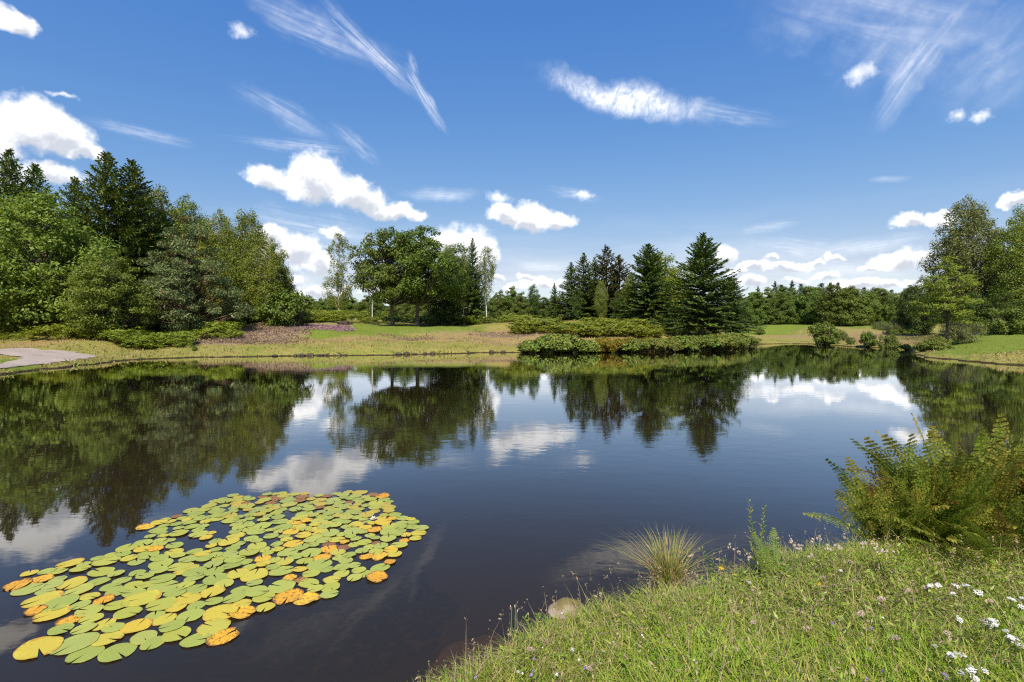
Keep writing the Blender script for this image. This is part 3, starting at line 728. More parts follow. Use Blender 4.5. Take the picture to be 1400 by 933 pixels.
for k, (px, yt, d) in enumerate([(5, 425, 52), (35, 432, 50), (95, 428, 49), (115, 436, 46), (190, 425, 50), (215, 420, 53), (320, 405, 59), (350, 408, 60), (165, 432, 50)]):
    T('shrub%d' % (k % 2), px, yt, d, 'leafy undergrowth bush in the shade beneath the left wood', 1.25, group='undergrowth bushes of the left wood', cat='bush')

# ------------------------------------------------------------------ the lawn with the oaks
T('thinbirch0', 463, 317, 76, 'slender birch with a white trunk standing alone on the lawn')
T('oak0', 537, 312, 63, 'left oak of the pair on the lawn with the thinner trunk', .95, rz=1.0)
T('oak1', 571, 307, 64, 'right oak of the pair on the lawn with a thick dark trunk', 1.05, rz=2.0)
T('dark1', 608, 350, 70, 'dark bushy tree touching the right side of the oak pair', .9)
T('birch0', 614, 330, 76, 'yellowish birch peeping over the right shoulder of the oaks', .8)
T('birch1', 634, 342, 78, 'dull green birch between the oaks and the dark spruce', .7)
T('darkfir0', 646, 326, 74, 'dark narrow spruce beside the white trunked birch', .75)
T('thinbirch1', 666, 334, 70, 'thin birch with a long bare white trunk right of the dark spruce', .95)
T('dark0', 652, 372, 75, 'low dark tree at the foot of the narrow spruce', .6)
for px, yt, d in [(438, 408, 82), (512, 402, 90), (560, 405, 92), (590, 410, 90), (540, 408, 88), (552, 400, 96), (535, 415, 84), (576, 406, 88), (900, 398, 105), (925, 402, 100), (880, 404, 98), (945, 400, 104), (683, 398, 84), (700, 392, 88), (712, 400, 80)]:
    T('wood0', px, yt, d, 'small bushy green tree in the gaps behind the oaks and the grove', .9, group='small trees behind the oaks and the grove')
T('dark1', 729, 389, 84, 'small dark green tree standing between open sky gaps', .8)
T('darkfir0', 758, 387, 80, 'small young spruce just left of the conifer grove', .9)

# ------------------------------------------------------------------ the conifer grove
T('darkfir0', 781, 359, 78, 'leftmost spruce of the grove, lower than its neighbour', 1.3)
T('darkfir0', 798, 346, 76, 'dark pointed spruce second from the left in the grove', 1.25)
T('brownspruce0', 829, 336, 78, 'tall browned spruce with thin ragged branches in the grove', 1.15)
T('brownspruce0', 847, 349, 80, 'shorter browned spruce behind the ragged one', 1.25)
T('darkfir0', 813, 352, 82, 'thin spruce tip between the dark and the browned spruces', 1.1)
T('birch0', 822, 382, 71, 'small leafy birch in front of the browned spruces', .8)
T('fir0', 886, 333, 69, 'big dense dark fir in the middle of the grove', 1.12)
T('lime0', 905, 339, 78, 'yellow green tree rising behind the big middle fir', 1.0)
T('lime0', 930, 358, 76, 'bright yellow green tree between the two big firs', .9)
T('birch1', 862, 372, 74, 'dull birch squeezed left of the big middle fir', .8)
T('fir1', 961, 319, 62, 'largest fir with upswept branches standing nearest the water', 1.1)
T('fir0', 998, 378, 70, 'lower dark fir at the right end of the grove', 1.25)
T('dark0', 975, 395, 72, 'dark leafy tree behind the trunk of the largest fir', .8)
for px, yt, d in [(790, 395, 74), (845, 400, 74), (870, 400, 76), (915, 400, 75), (940, 405, 74), (770, 400, 84), (1010, 405, 76), (836, 388, 88), (828, 398, 84), (852, 392, 90), (806, 392, 86)]:
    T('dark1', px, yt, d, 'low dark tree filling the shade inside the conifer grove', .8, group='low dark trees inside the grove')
def bare_trunk(px, d, ytop, label, r=.09, group=None, lean=0.0):
    g = np.random.default_rng(int(px * 7)); x, y = at(px, d); z = gz(x, y); h = EYE + (YH - ytop) * d / F - z
    o = empty('bare_trunk', (x, y, z))
    m = MB(); P = curve(np.array([0, 0, -.2]), np.array([lean, 0, h]), 0, 8, g, .03); m.tube(P, np.linspace(r, r * .55, 8), 8)
    link('trunk', m.mesh('bare_stem', [BARK_B], True), o)
    for k in range(4):
        m = MB(); i = int(g.integers(3, 8)); a = g.uniform(0, 6.28); L = g.uniform(.4, 1.1)
        m.tube(curve(P[i], P[i] + np.array([math.cos(a) * L, math.sin(a) * L, .25 * L]), .05, 4), np.linspace(r * .25, .008, 4), 5)
        link('twig', m.mesh('bare_twig', [BARK_B], True), o)
    return tag(o, label, 'tree trunk', group)
bare_trunk(509, 72, 388, 'bare white trunk with a broken top left of the oaks', .11)
for px in (613, 619, 634):
    bare_trunk(px, 71, 418, 'pale birch stem showing under the crowns right of the oaks', .08, 'pale stems right of the oaks')
for px in (868, 873, 888, 905, 913):
    bare_trunk(px, 70, 424, 'pale trunk in the shade under the big middle fir', .10, 'pale trunks under the middle fir')

# ------------------------------------------------------------------ the right bank
T('larch0', 1294, 350, 45.5, 'young bright yellow green larch with level branches on the right bank', 1.0)
T('poplar0', 1322, 266, 78, 'tallest grey green birch on the right behind the larch', 1.0)
T('poplar1', 1398, 282, 72, 'tall yellowish birch cut by the right edge of the photo', 1.0)
T('poplar0', 1362, 330, 84, 'birch filling the gap between the two tall right birches', .8)
T('dark0', 1262, 378, 72, 'dark tree left of and behind the larch', .8)
T('dark1', 1372, 398, 64, 'dark low tree at the foot of the tall right birches', 1.2)
T('dark0', 1330, 400, 66, 'dark low tree right behind the larch', 1.1)
T('dark1', 1420, 392, 62, 'dark leafy tree below the birch at the right edge', 1.1)
T('wood1', 1246, 392, 90, 'ragged grey green tree at the right end of the far wood', .8)
T('greyshrub0', 1316, 434, 48, 'feathery grey green bush just right of the larch trunk', .9, cat='bush')
T('shrub1', 1382, 415, 52, 'round glossy green bush alone on the right lawn', 1.0, cat='bush')
T('shrub0', 1284, 460, 44.0, 'low green bush at the foot of the larch by the water', 1.1, cat='bush')

# ------------------------------------------------------------------ the far wood
k = 0
for px, yt, d in [(1012, 408, 200), (1032, 400, 190), (1050, 394, 205), (1068, 400, 185), (1086, 398, 200), (1104, 392, 190), (1122, 400, 182), (1140, 390, 175), (1158, 392, 172), (1172, 396, 168), (1188, 398, 175), (1204, 396, 180), (1220, 402, 170), (1236, 398, 150), (1250, 404, 140), (1000, 410, 210), (1276, 396, 120), (1300, 400, 120)]:
    T('wood%d' % (k % 2), px, yt, d, 'rounded broadleaf tree in the front row of the far wood', 1.0, group='front row of the far wood'); k += 1
for px, yt, d in [(1024, 394, 240), (1040, 386, 240), (1056, 379, 240), (1070, 383, 245), (1082, 377, 240), (1095, 381, 250), (1108, 386, 240), (1120, 383, 240), (1134, 379, 235), (1147, 382, 240), (1160, 388, 235), (1178, 390, 240), (1196, 388, 235), (1215, 390, 230), (1235, 392, 220)]:
    T('farconifer%d' % R.randrange(2), px + R.uniform(-4, 4), yt + R.uniform(1, 11), d, 'brownish conifer tip in the back row of the far wood', R.uniform(.9, 1.5), group='conifers in the back row of the far wood')
for px, yt, d in [(1030, 400, 225), (1075, 393, 225), (1115, 393, 220), (1165, 394, 215), (1200, 394, 210)]:
    T('wood1', px, yt, d, 'leafy tree between the two rows of the far wood', 1.1, group='middle trees of the far wood')
k = 0
for px in list(range(392, 520, 9)) + [560, 585, 675, 690, 705, 720, 740, 755]:
    T('wood%d' % (k % 2), px + R.uniform(-3, 3), R.uniform(405, 413), R.uniform(330, 380), 'tree of the distant wood low on the horizon', 1.3, group='distant wood on the horizon'); k += 1

# ------------------------------------------------------------------ shrubs along the water
T('shrub0', 1127, 440, 66, 'biggest round shrub on the far shore beside the grass dam', .85, cat='shrub')
T('shrub1', 1163, 460, 62, 'low shrub on the far shore right of the biggest one', .75, cat='shrub')
T('shrub0', 1187, 453, 58, 'dark round shrub in the middle of the right shore', .8, cat='shrub')
T('shrub1', 1214, 455, 55, 'shrub with uneven top nearest the right end of the shore row', .7, cat='shrub')
T('greyshrub0', 1150, 452, 74, 'pale feathery shrub behind the shore row', .8, cat='shrub')
T('shrub0', 1040, 449, 108, 'tiny dark bush on the edge of the second pond', 1.0, cat='shrub')
T('greyshrub0', 1225, 440, 90, 'pale bush on the slope behind the right shore', 1.5, cat='shrub')
T('greyshrub0', 1205, 440, 105, 'pale bush under the far trees beside a patch of shade', 1.5, cat='shrub')
T('shrub1', 266, 473, 40.5, 'single tuft of green growing on the water edge below the heather', .8, cat='shrub')
# ------------------------------------------------------------------ water lilies
def pad_mat(name, cols, blotch, bcol, edge, bthr=.62):
    m, t = material(name)
    oi = t.n('ShaderNodeObjectInfo'); tc = t.n('ShaderNodeTexCoord').outputs['Object']
    rnd = oi.outputs['Random']
    off = t.vm('ADD', tc, t.n('ShaderNodeCombineXYZ', {0: t.math('MULTIPLY', rnd, 37.0), 1: t.math('MULTIPLY', rnd, 91.0)}).outputs[0])
    n = len(cols)
    c = t.ramp(rnd, [((i + .5) / n, q) for i, q in enumerate(cols)])
    n1 = t.noise(off, 9, 4, .6).outputs[0]; n2 = t.noise(off, 30, 3, .6).outputs[0]
    r = t.vm('LENGTH', tc)
    c = t.mix(t.math('MULTIPLY', t.maprange(n1, .4, .7), .5), c, cols[-1])
    # radial veins
    sx = t.n('ShaderNodeSeparateXYZ', {0: tc}); an = t.math('ARCTAN2', sx.outputs[1], sx.outputs[0])
    vein = t.math('POWER', t.math('ABSOLUTE', t.math('COSINE', t.math('MULTIPLY', an, 8.0))), 24.0)
    c = t.mix(t.math('MULTIPLY', vein, .22), c, (.34, .38, .10))
    em = t.maprange(t.math('ADD', t.math('MULTIPLY', r, 2.0), t.math('MULTIPLY_ADD', n1, .9, -.45)), edge, edge + .16)
    bm = t.math('MAXIMUM', t.maprange(t.math('MULTIPLY_ADD', n2, .35, t.math('MULTIPLY', n1, .65)), bthr, bthr + .05), t.math('MULTIPLY', em, blotch))
    c = t.mix(bm, c, bcol)
    b = t.n('ShaderNodeBsdfPrincipled', {'Base Color': c, 'Roughness': .42, 'Specular IOR Level': .35, 'Normal': t.n('ShaderNodeBump', {'Strength': .25, 'Distance': .006, 'Height': t.math('ADD', n1, t.math('MULTIPLY', vein, .4))}).outputs[0]})
    t.n('ShaderNodeOutputMaterial', {0: b.outputs[0]})
    return m
PM = {'green': pad_mat('green_pad', [(.27, .32, .060), (.33, .37, .065), (.30, .34, .085), (.40, .40, .065), (.35, .36, .05)], .5, (.26, .19, .04), .92, .635),
      'yellow': pad_mat('yellow_pad', [(.42, .40, .05), (.50, .40, .04), (.40, .40, .06), (.56, .38, .03)], .75, (.38, .17, .025), .84, .60),
      'orange': pad_mat('orange_pad', [(.64, .32, .015), (.68, .38, .02), (.58, .25, .012), (.66, .42, .03)], .9, (.20, .085, .03), .76, .53),
      'brown': pad_mat('brown_pad', [(.24, .11, .05), (.30, .13, .04), (.20, .09, .05), (.40, .19, .04)], .8, (.10, .05, .035), .7, .50)}
def pad_mesh(seed, curl):
    g = np.random.default_rng(seed); n = 36
    a0 = .03 + g.uniform(0, .10)
    a = np.linspace(a0, 6.2832 - a0, n); rim = .5 * (1 + .035 * np.sin(2 * a + g.uniform(0, 6)) + .02 * np.sin(5 * a + g.uniform(0, 6)) + g.normal(size=n) * .006)
    if curl > .03: rim *= 1 - .12 * np.maximum(0, np.sin(3 * a + g.uniform(0, 6))) ** 4
    V = [[0.02, 0, .004]]; rings = (.33, .66, .9, 1.0)
    for f in rings:
        z = .004 * (1 - f) + (curl * f ** 4) * (np.sin(2 * a + 1 + g.uniform(0, 6)) * .5 + np.sin(3 * a + g.uniform(0, 6)) * .6 + .35) + g.normal(size=n) * .002 * f
        V += np.stack([np.cos(a) * rim * f, np.sin(a) * rim * f * .93, z], 1).tolist()
    m = MB(); T = [(0, 1 + i, 2 + i) for i in range(n - 1)]; Q = []
    for k in range(len(rings) - 1):
        o = 1 + k * n
        Q += [(o + i, o + n + i, o + n + i + 1, o + i + 1) for i in range(n - 1)]
    m.quads(V, Q); m.f3.append(np.array(T)); m.m3.append(np.zeros(len(T), int))
    return m
PADS = {k: [pad_mesh(200 + i + 17 * j, c).mesh('lily_pad', [PM[k]], True) for i in range(6)] for j, (k, c) in enumerate((('green', .011), ('yellow', .018), ('orange', .04), ('brown', .03)))}
OUTL = np.array([on_level(*p)[:2] for p in [(6, 801), (33, 783), (84, 771), (156, 757), (178, 741), (206, 730), (181, 726), (201, 716), (234, 706), (256, 699), (287, 685), (330, 672), (345, 680), (378, 672), (400, 671), (432, 677), (467, 672),
        (502, 672), (533, 677), (543, 700), (574, 713), (588, 731), (556, 746), (545, 762), (538, 777), (529, 795), (503, 793), (465, 797), (455, 819), (414, 828), (390, 833), (363, 842), (328, 845), (323, 860), (309, 878), (195, 888),
        (156, 901), (106, 904), (78, 897), (38, 891), (64, 871), (56, 857), (6, 850), (18, 836), (26, 818)]])
GAPS = [(172, 776, 46, 7), (120, 790, 25, 5), (262, 743, 24, 11), (303, 724, 16, 12), (363, 742, 12, 6), (376, 790, 16, 9), (392, 704, 12, 6), (484, 754, 10, 5), (250, 700, 10, 4), (95, 812, 30, 4), (150, 838, 25, 5), (210, 855, 18, 5), (240, 800, 14, 5), (512, 705, 8, 5), (500, 770, 16, 7), (440, 790, 16, 6), (330, 700, 10, 5), (280, 838, 14, 6), (175, 872, 12, 5)]
ORG = [(25, 793, 34, 14), (28, 838, 34, 14), (78, 846, 26, 12), (62, 880, 34, 14), (345, 832, 40, 14), (420, 822, 40, 12), (305, 812, 20, 8), (570, 738, 26, 10), (535, 765, 20, 14), (523, 788, 18, 10), (192, 720, 16, 8), (515, 676, 24, 6), (370, 683, 26, 5), (300, 860, 24, 14), (140, 818, 18, 8), (265, 852, 18, 9), (470, 752, 22, 8), (415, 712, 16, 6), (395, 740, 18, 5), (530, 712, 12, 6), (440, 676, 16, 4), (250, 703, 18, 5), (460, 746, 20, 8), (400, 795, 12, 8)]
g = np.random.default_rng(77)
lo = OUTL.min(0); hi = OUTL.max(0); pads = []
def inell(px, py, L): return any(((px - a) / b_) ** 2 + ((py - c) / d) ** 2 < 1 for a, c, b_, d in L)
cand = g.uniform(lo, hi, size=(16000, 2))
cand = cand[signed_dist(OUTL, cand[:, 0], cand[:, 1]) < -.04]
for x, y in cand:
    px = CX + F * x / y; py = YH + F * EYE / y
    if inell(px, py, [(a, b_, c, d * 1.05) for a, b_, c, d in GAPS]): continue
    near = np.clip((5.2 - y) / 1.8, 0, 1)
    s = (.162 + .072 * near) * g.uniform(.66, 1.28)
    if all((x - q[0]) ** 2 + (y - q[1]) ** 2 > (.355 * (s + q[2])) ** 2 for q in pads):
        pads.append((x, y, s, px, py))
    if len(pads) >= 420: break
print('PADS', len(pads))
PLAB = {'green': ('flat green water lily pad with a notch, floating in the big patch', 'green lily pads'), 'yellow': ('yellowing water lily pad floating among the green ones', 'yellowing lily pads'),
        'orange': ('orange water lily pad with brown spots and curled rim on the pond', 'orange lily pads'), 'brown': ('rotting purplish brown lily pad lying low in the water', 'rotting brown lily pads')}
pads.sort(key=lambda q: q[1] - 4 * (q[2] > .2))
rest = {k: MB() for k in PM}
for k, (x, y, s, px, py) in enumerate(pads):
    u = g.uniform()
    if inell(px, py, ORG): kd = 'orange' if u < .60 else 'yellow' if u < .95 else 'brown'
    else: kd = 'green' if u < .80 else 'yellow' if u < .965 else 'orange' if u < .995 else 'brown'
    if k >= 296:       # the farthest and smallest ones, past the number kept as single things
        src = pad_mesh(900 + k, .012); az_ = g.uniform(0, 6.28); V_ = np.array(src.v[0]) * s; ca_, sa_ = math.cos(az_), math.sin(az_)
        off_ = rest[kd].n; rest[kd].quads(np.stack([V_[:, 0] * ca_ - V_[:, 1] * sa_ + x, V_[:, 0] * sa_ + V_[:, 1] * ca_ + y, V_[:, 2] + .004 + .0007 * (k % 13)], 1), src.f4[0])
        rest[kd].f3.append(src.f3[0] + off_); rest[kd].m3.append(src.m3[0]); continue
    o = link('lily_pad', R.choice(PADS[kd]))
    o.location = (x, y, .004 + .0007 * (k % 13) - (.004 if kd == 'brown' else 0)); o.scale = (s, s, s)
    o.rotation_euler = (g.normal() * .02, g.normal() * .02, g.uniform(0, 6.28))
    tag(o, PLAB[kd][0], 'lily pad', PLAB[kd][1])
allr = MB(); mats_ = []
for q, (kd, m) in enumerate(rest.items()):
    if m.n:
        o_ = allr.n; allr.v += m.v; allr.f4 += [a_ + o_ for a_ in m.f4]; allr.f3 += [a_ + o_ for a_ in m.f3]; allr.m4 += [a_ * 0 + q for a_ in m.m4]; allr.m3 += [a_ * 0 + q for a_ in m.m3]; allr.n += m.n
if allr.n:
    m_fp = leaf_mat('far_pad', [(.29, .34, .07), (.33, .37, .065), (.30, .34, .085), (.40, .39, .065), (.34, .36, .05), (.45, .36, .05)], .1, .42, .35, 0)
    o = link('lily_pads', allr.mesh('small_lily_pads', [m_fp, m_fp, PM['orange'], PM['brown']], True)); tag(o, 'smallest lily pads crowding the far side of the patch', 'lily pads', kind='stuff')
print('PADS', len(pads))
m_petal, t = material('white_petal')
t.n('ShaderNodeOutputMaterial', {0: t.n('ShaderNodeBsdfPrincipled', {'Base Color': (.78, .76, .68, 1), 'Roughness': .5}).outputs[0]})
m_yel, t = material('yellow_petal')
t.n('ShaderNodeOutputMaterial', {0: t.n('ShaderNodeBsdfPrincipled', {'Base Color': (.75, .52, .02, 1), 'Roughness': .5}).outputs[0]})
m_pur, t = material('violet_petal')
t.n('ShaderNodeOutputMaterial', {0: t.n('ShaderNodeBsdfPrincipled', {'Base Color': (.30, .22, .52, 1), 'Roughness': .5}).outputs[0]})
x, y, _ = on_level(510, 713)
o = empty('water_lily_flower', (x, y, .02))
pm = MB()
for ring, (nn, el, L) in enumerate(((8, 20, .05), (7, 48, .045), (5, 70, .035))):
    for i in range(nn):
        a = 6.2832 * i / nn + ring * .4; e = rad(el); d = np.array((math.cos(a) * math.cos(e), math.sin(a) * math.cos(e), math.sin(e))); sd = np.array((-math.sin(a), math.cos(a), 0))
        pm.quads([d * .005, d * L * .5 + sd * L * .2, d * L, d * L * .5 - sd * L * .2], [(0, 1, 2, 3)])
link('petal', pm.mesh('lily_petals', [m_petal]), o)
pm = MB(); pm.tube([(0, 0, 0), (0, 0, .012), (0, 0, .018)], [.008, .009, .004], 8); link('flower_centre', pm.mesh('lily_centre', [m_yel], True), o)
tag(o, 'single white water lily flower open among the pads', 'flower')

# ------------------------------------------------------------------ stones
def rock_mesh(seed, sx, sy, sz, mat, n=3):
    import bmesh
    bm = bmesh.new(); bmesh.ops.create_icosphere(bm, subdivisions=n, radius=1)
    for v in bm.verts:
        c = v.co; k = 1 + .28 * float(fbm(np.array([c.x * 1.6 + seed * 3.1 + c.z]), np.array([c.y * 1.6 - seed + c.z * .7]), 3)[0])
        v.co = (c.x * sx * k, c.y * sy * k, c.z * sz * k)
    me = bpy.data.meshes.new('rock'); bm.to_mesh(me); bm.free(); me.materials.append(mat)
    for p in me.polygons: p.use_smooth = True
    return me
def stone_mat(name, c0, c1, moss=None):
    m, t = material(name); pos = t.n('ShaderNodeNewGeometry'); tc = t.n('ShaderNodeTexCoord').outputs['Object']
    n1 = t.noise(tc, 7, 5, .65).outputs[0]; n2 = t.noise(tc, 30, 3, .6).outputs[0]
    c = t.mix(t.maprange(n1, .35, .65), c0, c1)
    if moss:
        nz = t.n('ShaderNodeSeparateXYZ', {0: pos.outputs['Normal']}).outputs[2]
        c = t.mix(t.maprange(t.math('ADD', nz, t.math('MULTIPLY_ADD', n1, 1.2, -.6)), .45, .8), c, moss)
    b = t.n('ShaderNodeBsdfPrincipled', {'Base Color': c, 'Roughness': .9, 'Normal': t.n('ShaderNodeBump', {'Strength': .6, 'Distance': .02, 'Height': t.math('ADD', n1, t.math('MULTIPLY', n2, .4))}).outputs[0]})
    t.n('ShaderNodeOutputMaterial', {0: b.outputs[0]}); return m
M_STONE = stone_mat('pale_stone', (.36, .29, .24), (.24, .18, .15), (.15, .12, .04))
M_CLOD = stone_mat('dark_earth', (.035, .025, .016), (.09, .065, .04))
M_SUB = stone_mat('slimy_stone', (.46, .32, .16), (.28, .19, .09))
x, y, z = hit(770, 838)
o = link('stone', rock_mesh(1, .15, .11, .11, M_STONE)); o.location = (x + .03, y, z - .015); tag(o, 'pale mossy stone half buried in the grass at the water edge', 'stone')
x, y, _ = on_level(648, 880)
o = link('stone', rock_mesh(2, .34, .24, .16, M_SUB)); o.location = (x, y, -.155); o.rotation_euler = (0, 0, .5); tag(o, 'brown stone lying under the water close to the near bank', 'stone')
for k, (px, w_) in enumerate([(404, .35), (413, .5), (425, .55), (438, .6), (450, .5), (462, .6), (474, .4), (545, .5), (556, .55), (568, .5), (580, .45), (592, .5), (606, .35), (640, .4), (672, .45), (376, .4), (688, .5)]):
    py = np.interp(px, [330, 420, 520, 600, 680], [488.3, 487, 486, 484.3, 482.5]); x, y, _ = on_level(px, py - .3)
    o = link('earth_clod', rock_mesh(10 + k % 7, w_ * .55, .2, .10 + .04 * (k % 3), M_CLOD, 3)); o.location = (x, y - .05, .05); o.rotation_euler = (0, 0, R.uniform(-.3, .3)); tag(o, 'dark clod of eroded earth on the far waterline', 'clod', 'earth clods along the far waterline')
o = link('stone', rock_mesh(4, .45, .4, .35, M_STONE)); x, y, z = hit(1336, 457); o.location = (x, y, z); tag(o, 'pale stone on the slope right of the larch', 'stone')

# ------------------------------------------------------------------ stuff on the far banks
def scatter(n, px0, px1, d0, d1, g):
    px = g.uniform(px0, px1, n); d = np.exp(g.uniform(math.log(d0), math.log(d1), n))
    x = (px - CX) / F * d; return x, d, px
def bracken(px0, px1, d0, d1, n, label, hgt=1.05, seed=0, top=None, mat=None):
    g = np.random.default_rng(300 + seed); mb = MB()
    x, y, px = scatter(n, px0, px1, d0, d1, g)
    u = (px - px0) / (px1 - px0); v = (np.log(y) - math.log(d0)) / (math.log(d1) - math.log(d0))
    k = ((2 * u - 1) ** 4 + (2 * v - 1) ** 4 + .5 * vnoise(x * .6, y * .6)) < .95
    x, y = x[k], y[k]; k = signed_dist(LAKE_S, x, y) > .3; x, y = x[k], y[k]; z = ground_z(x, y); n = len(x)
    nf = 6
    az = (g.uniform(0, 6.28, n)[:, None] + np.arange(nf) * 6.28 / nf + g.normal(size=(n, nf)) * .3).ravel()
    bx = np.repeat(np.stack([x, y, z], 1), nf, 0); hh = np.repeat(hgt * g.uniform(.35, 1.4, n) * (.85 + .9 * fbm(x * .6, y * .6, 3)), nf)
    L = hh * g.uniform(.55, .95, len(az)); dv = np.stack([np.cos(az), np.sin(az), np.zeros_like(az)], 1); sdv = np.stack([-np.sin(az), np.cos(az), np.zeros_like(az)], 1)
    for s in (.25, .5, .75, 1.0):
        pos = bx + dv * (L * s * .75)[:, None] + np.array([0, 0, 1.0]) * (hh * (.45 + .75 * s - .42 * s * s) + g.normal(size=len(az)) * .04)[:, None]
        wd = (.26 * (1.15 - s) + .05) * hh
        for sg in (-1, 1):
            dd = unit(sdv * sg + dv * .5 + np.array([0, 0, -.25]) + g.normal(size=(len(az), 3)) * .25)
            nn = unit(np.array([0, 0, 1.0]) + dv * .3 + g.normal(size=(len(az), 3)) * .35); bv = unit(np.cross(nn, dd))
            mb.rhombs(pos + dd * wd[:, None] * .5, dd * wd[:, None] * .55, bv * wd[:, None] * .27)
    o = link('bracken', mb.mesh('bracken_bed', [mat or L_BRACK])); tag(o, label, 'bracken', kind='stuff')
bracken(696, 905, 57, 66, 1500, 'waist high bracken band below the conifer grove', 1.2, 1)
bracken(318, 472, 63, 71, 900, 'bracken band behind the heather at the left wood', 1.6, 2)
bracken(138, 268, 41.5, 47, 650, 'bright bracken bank under the grey green pine', .95, 3)
bracken(-40, 140, 43.5, 47, 270, 'low bracken strip under the maples by the path', 1.0, 4)
bracken(236, 330, 47, 60, 500, 'bracken climbing between the pine and the heather', 1.2, 5)
bracken(468, 720, 69, 76, 700, 'thin bracken line behind the oak lawn', 1.3, 6)
bracken(880, 1010, 62, 70, 260, 'scattered bracken below the biggest firs', .8, 7)
bracken(1215, 1265, 76, 88, 60, 'rough green growth on the slope behind the right shore', .9, 8, mat=L_SHRUB)
bracken(1330, 1420, 55, 62, 160, 'rough green growth at the edge of the right lawn', .8, 9, mat=L_SHRUB)

L_STRAW = leaf_mat('dry_grass_blades', [(.36, .31, .11), (.30, .29, .08), (.42, .34, .16), (.25, .28, .06)], .3)
L_LAWN = leaf_mat('lawn_blades', [(.15, .23, .03), (.19, .26, .035), (.23, .28, .045), (.27, .28, .06)], .3)
L_HEATH = leaf_mat('heather_tips', [(.26, .20, .10), (.34, .22, .19), (.44, .26, .32), (.18, .18, .06), (.40, .31, .16), (.34, .28, .12)], .2)
def blades(mb, B, h, lean, az, w, mi=0, curl=1.8):
    n = len(B); h = np.broadcast_to(h, (n,)); lean = np.broadcast_to(lean, (n,)); w = np.broadcast_to(w, (n,))
    dv = np.stack([np.cos(az), np.sin(az), np.zeros(n)], 1); fa = az + 1.57 + np.random.default_rng(n).normal(size=n) * .6
    sv = np.stack([np.cos(fa), np.sin(fa), np.zeros(n)], 1)
    rows = []
    for s, f in ((0, 1), (.4, .9), (.75, .6)):
        c = B + dv * (h * lean * s ** curl)[:, None]; c = c + np.array([0, 0, 1.0]) * (h * (s - .32 * np.minimum(lean, 1.6) * s * s))[:, None]
        rows += [c - sv * (w * f * .5)[:, None], c + sv * (w * f * .5)[:, None]]
    tip = B + dv * (h * lean)[:, None] + np.array([0, 0, 1.0]) * (h * (1 - .32 * np.minimum(lean, 1.6)))[:, None]
    V = np.stack(rows + [tip], 1).reshape(-1, 3); b = np.arange(n)[:, None] * 7
    o = mb.n; mb.quads(V, np.concatenate([b + np.array([[0, 1, 3, 2]]), b + np.array([[2, 3, 5, 4]])], 1).reshape(-1, 4), mi)
    mb.f3.append(b + np.array([[4, 5, 6]]) + o); mb.m3.append(np.full(n, mi))
g = np.random.default_rng(400); mb = MB()
x, y, px = scatter(150000, -40, 1440, 24, 76, g); sd = signed_dist(LAKE_S, x, y)
k = (sd > .15) & (sd < 30) & (signed_dist(PATH_S, x, y) > .1) & (g.uniform(size=len(x)) < .45 + .8 * fbm(x * .7, y * .7, 3)); x, y = x[k], y[k]
lu = np.zeros(len(x))
for a in [(540, 61, 120, .13), (470, 55, 70, .10), (10, 28.5, 60, .14), (1350, 43, 110, .25), (1450, 42, 100, .3), (600, 60, 80, .06), (1380, 50, 90, .2)]: lu = np.maximum(lu, ell(x, y, *a))
B = np.stack([x, y, ground_z(x, y) - .02], 1); isl = lu > .4
hh = np.where(isl, .06, .12) * g.lognormal(0, .35, len(x))
for q, mi in ((isl, 1), (~isl, 0)):
    blades(mb, B[q], hh[q], g.uniform(.2, 1.0, q.sum()), g.uniform(0, 6.28, q.sum()), hh[q] * .40, mi)
x, y, px = scatter(60000, -40, 1300, 24, 76, g); sd = signed_dist(LAKE_S, x, y)
k = (sd > -.12) & (sd < .7) & (signed_dist(PATH_S, x, y) > .1) & (fbm(x * .9, y * .9, 3) > -.08); x, y = x[k], y[k]
B = np.stack([x, y, np.maximum(ground_z(x, y), 0) - .02], 1); hh = .13 * g.lognormal(0, .3, len(x)) * (.6 + 1.4 * np.clip(fbm(x * .5 + 5, y * .5, 2) + .2, 0, 1))
q = g.uniform(size=len(x)) < .5
for q, mi in ((q, 1), (~q, 0)): blades(mb, B[q], hh[q], g.uniform(.2, 1.2, q.sum()), g.uniform(0, 6.28, q.sum()), hh[q] * .28, mi)
o = link('meadow_grass', mb.mesh('meadow_grass', [L_STRAW, L_LAWN])); tag(o, 'dry and green grass tufts on the far banks', 'grass', kind='stuff')
mb = MB()
def heath(px, d, rpx, rl, n):
    x, y, p = scatter(n, px - rpx, px + rpx, d * math.exp(-rl), d * math.exp(rl), g)
    k = (((p - px) / rpx) ** 2 + (np.log(y / d) / rl) ** 2 + .6 * fbm(x * .8, y * .8, 3)) < .8; x, y = x[k], y[k]; n = len(x)
    if not n: return
    z = ground_z(x, y); m = 9
    C = np.repeat(np.stack([x, y, z + .06], 1), m, 0) + g.normal(size=(n * m, 3)) * np.array([.14, .14, .06])
    leaves(mb, C, rand_unit(n * m, g), .11, g, .6, .8, .5)
for a in [(340, 51, 92, .13, 3200), (300, 46.5, 40, .05, 500), (690, 57, 55, .05, 420), (560, 52.5, 45, .03, 260), (380, 55, 60, .08, 800)]: heath(*a)
o = link('heather', mb.mesh('heather', [L_HEATH])); tag(o, 'pink and brown heather carpet on the far bank', 'heather', kind='stuff')
mb = MB()
for a in [(425, 57, 62, .08, 1500), (455, 58, 30, .05, 500)]: heath(*a)
L_HPINK = leaf_mat('flowering_heather', [(.36, .20, .27), (.46, .26, .36), (.30, .22, .14), (.40, .24, .30), (.38, .30, .16)], .2)
o = link('heather', mb.mesh('pink_heather', [L_HPINK])); tag(o, 'patch of heather in pink flower left of the oak lawn', 'heather', kind='stuff')
x, y = at(472, 62)
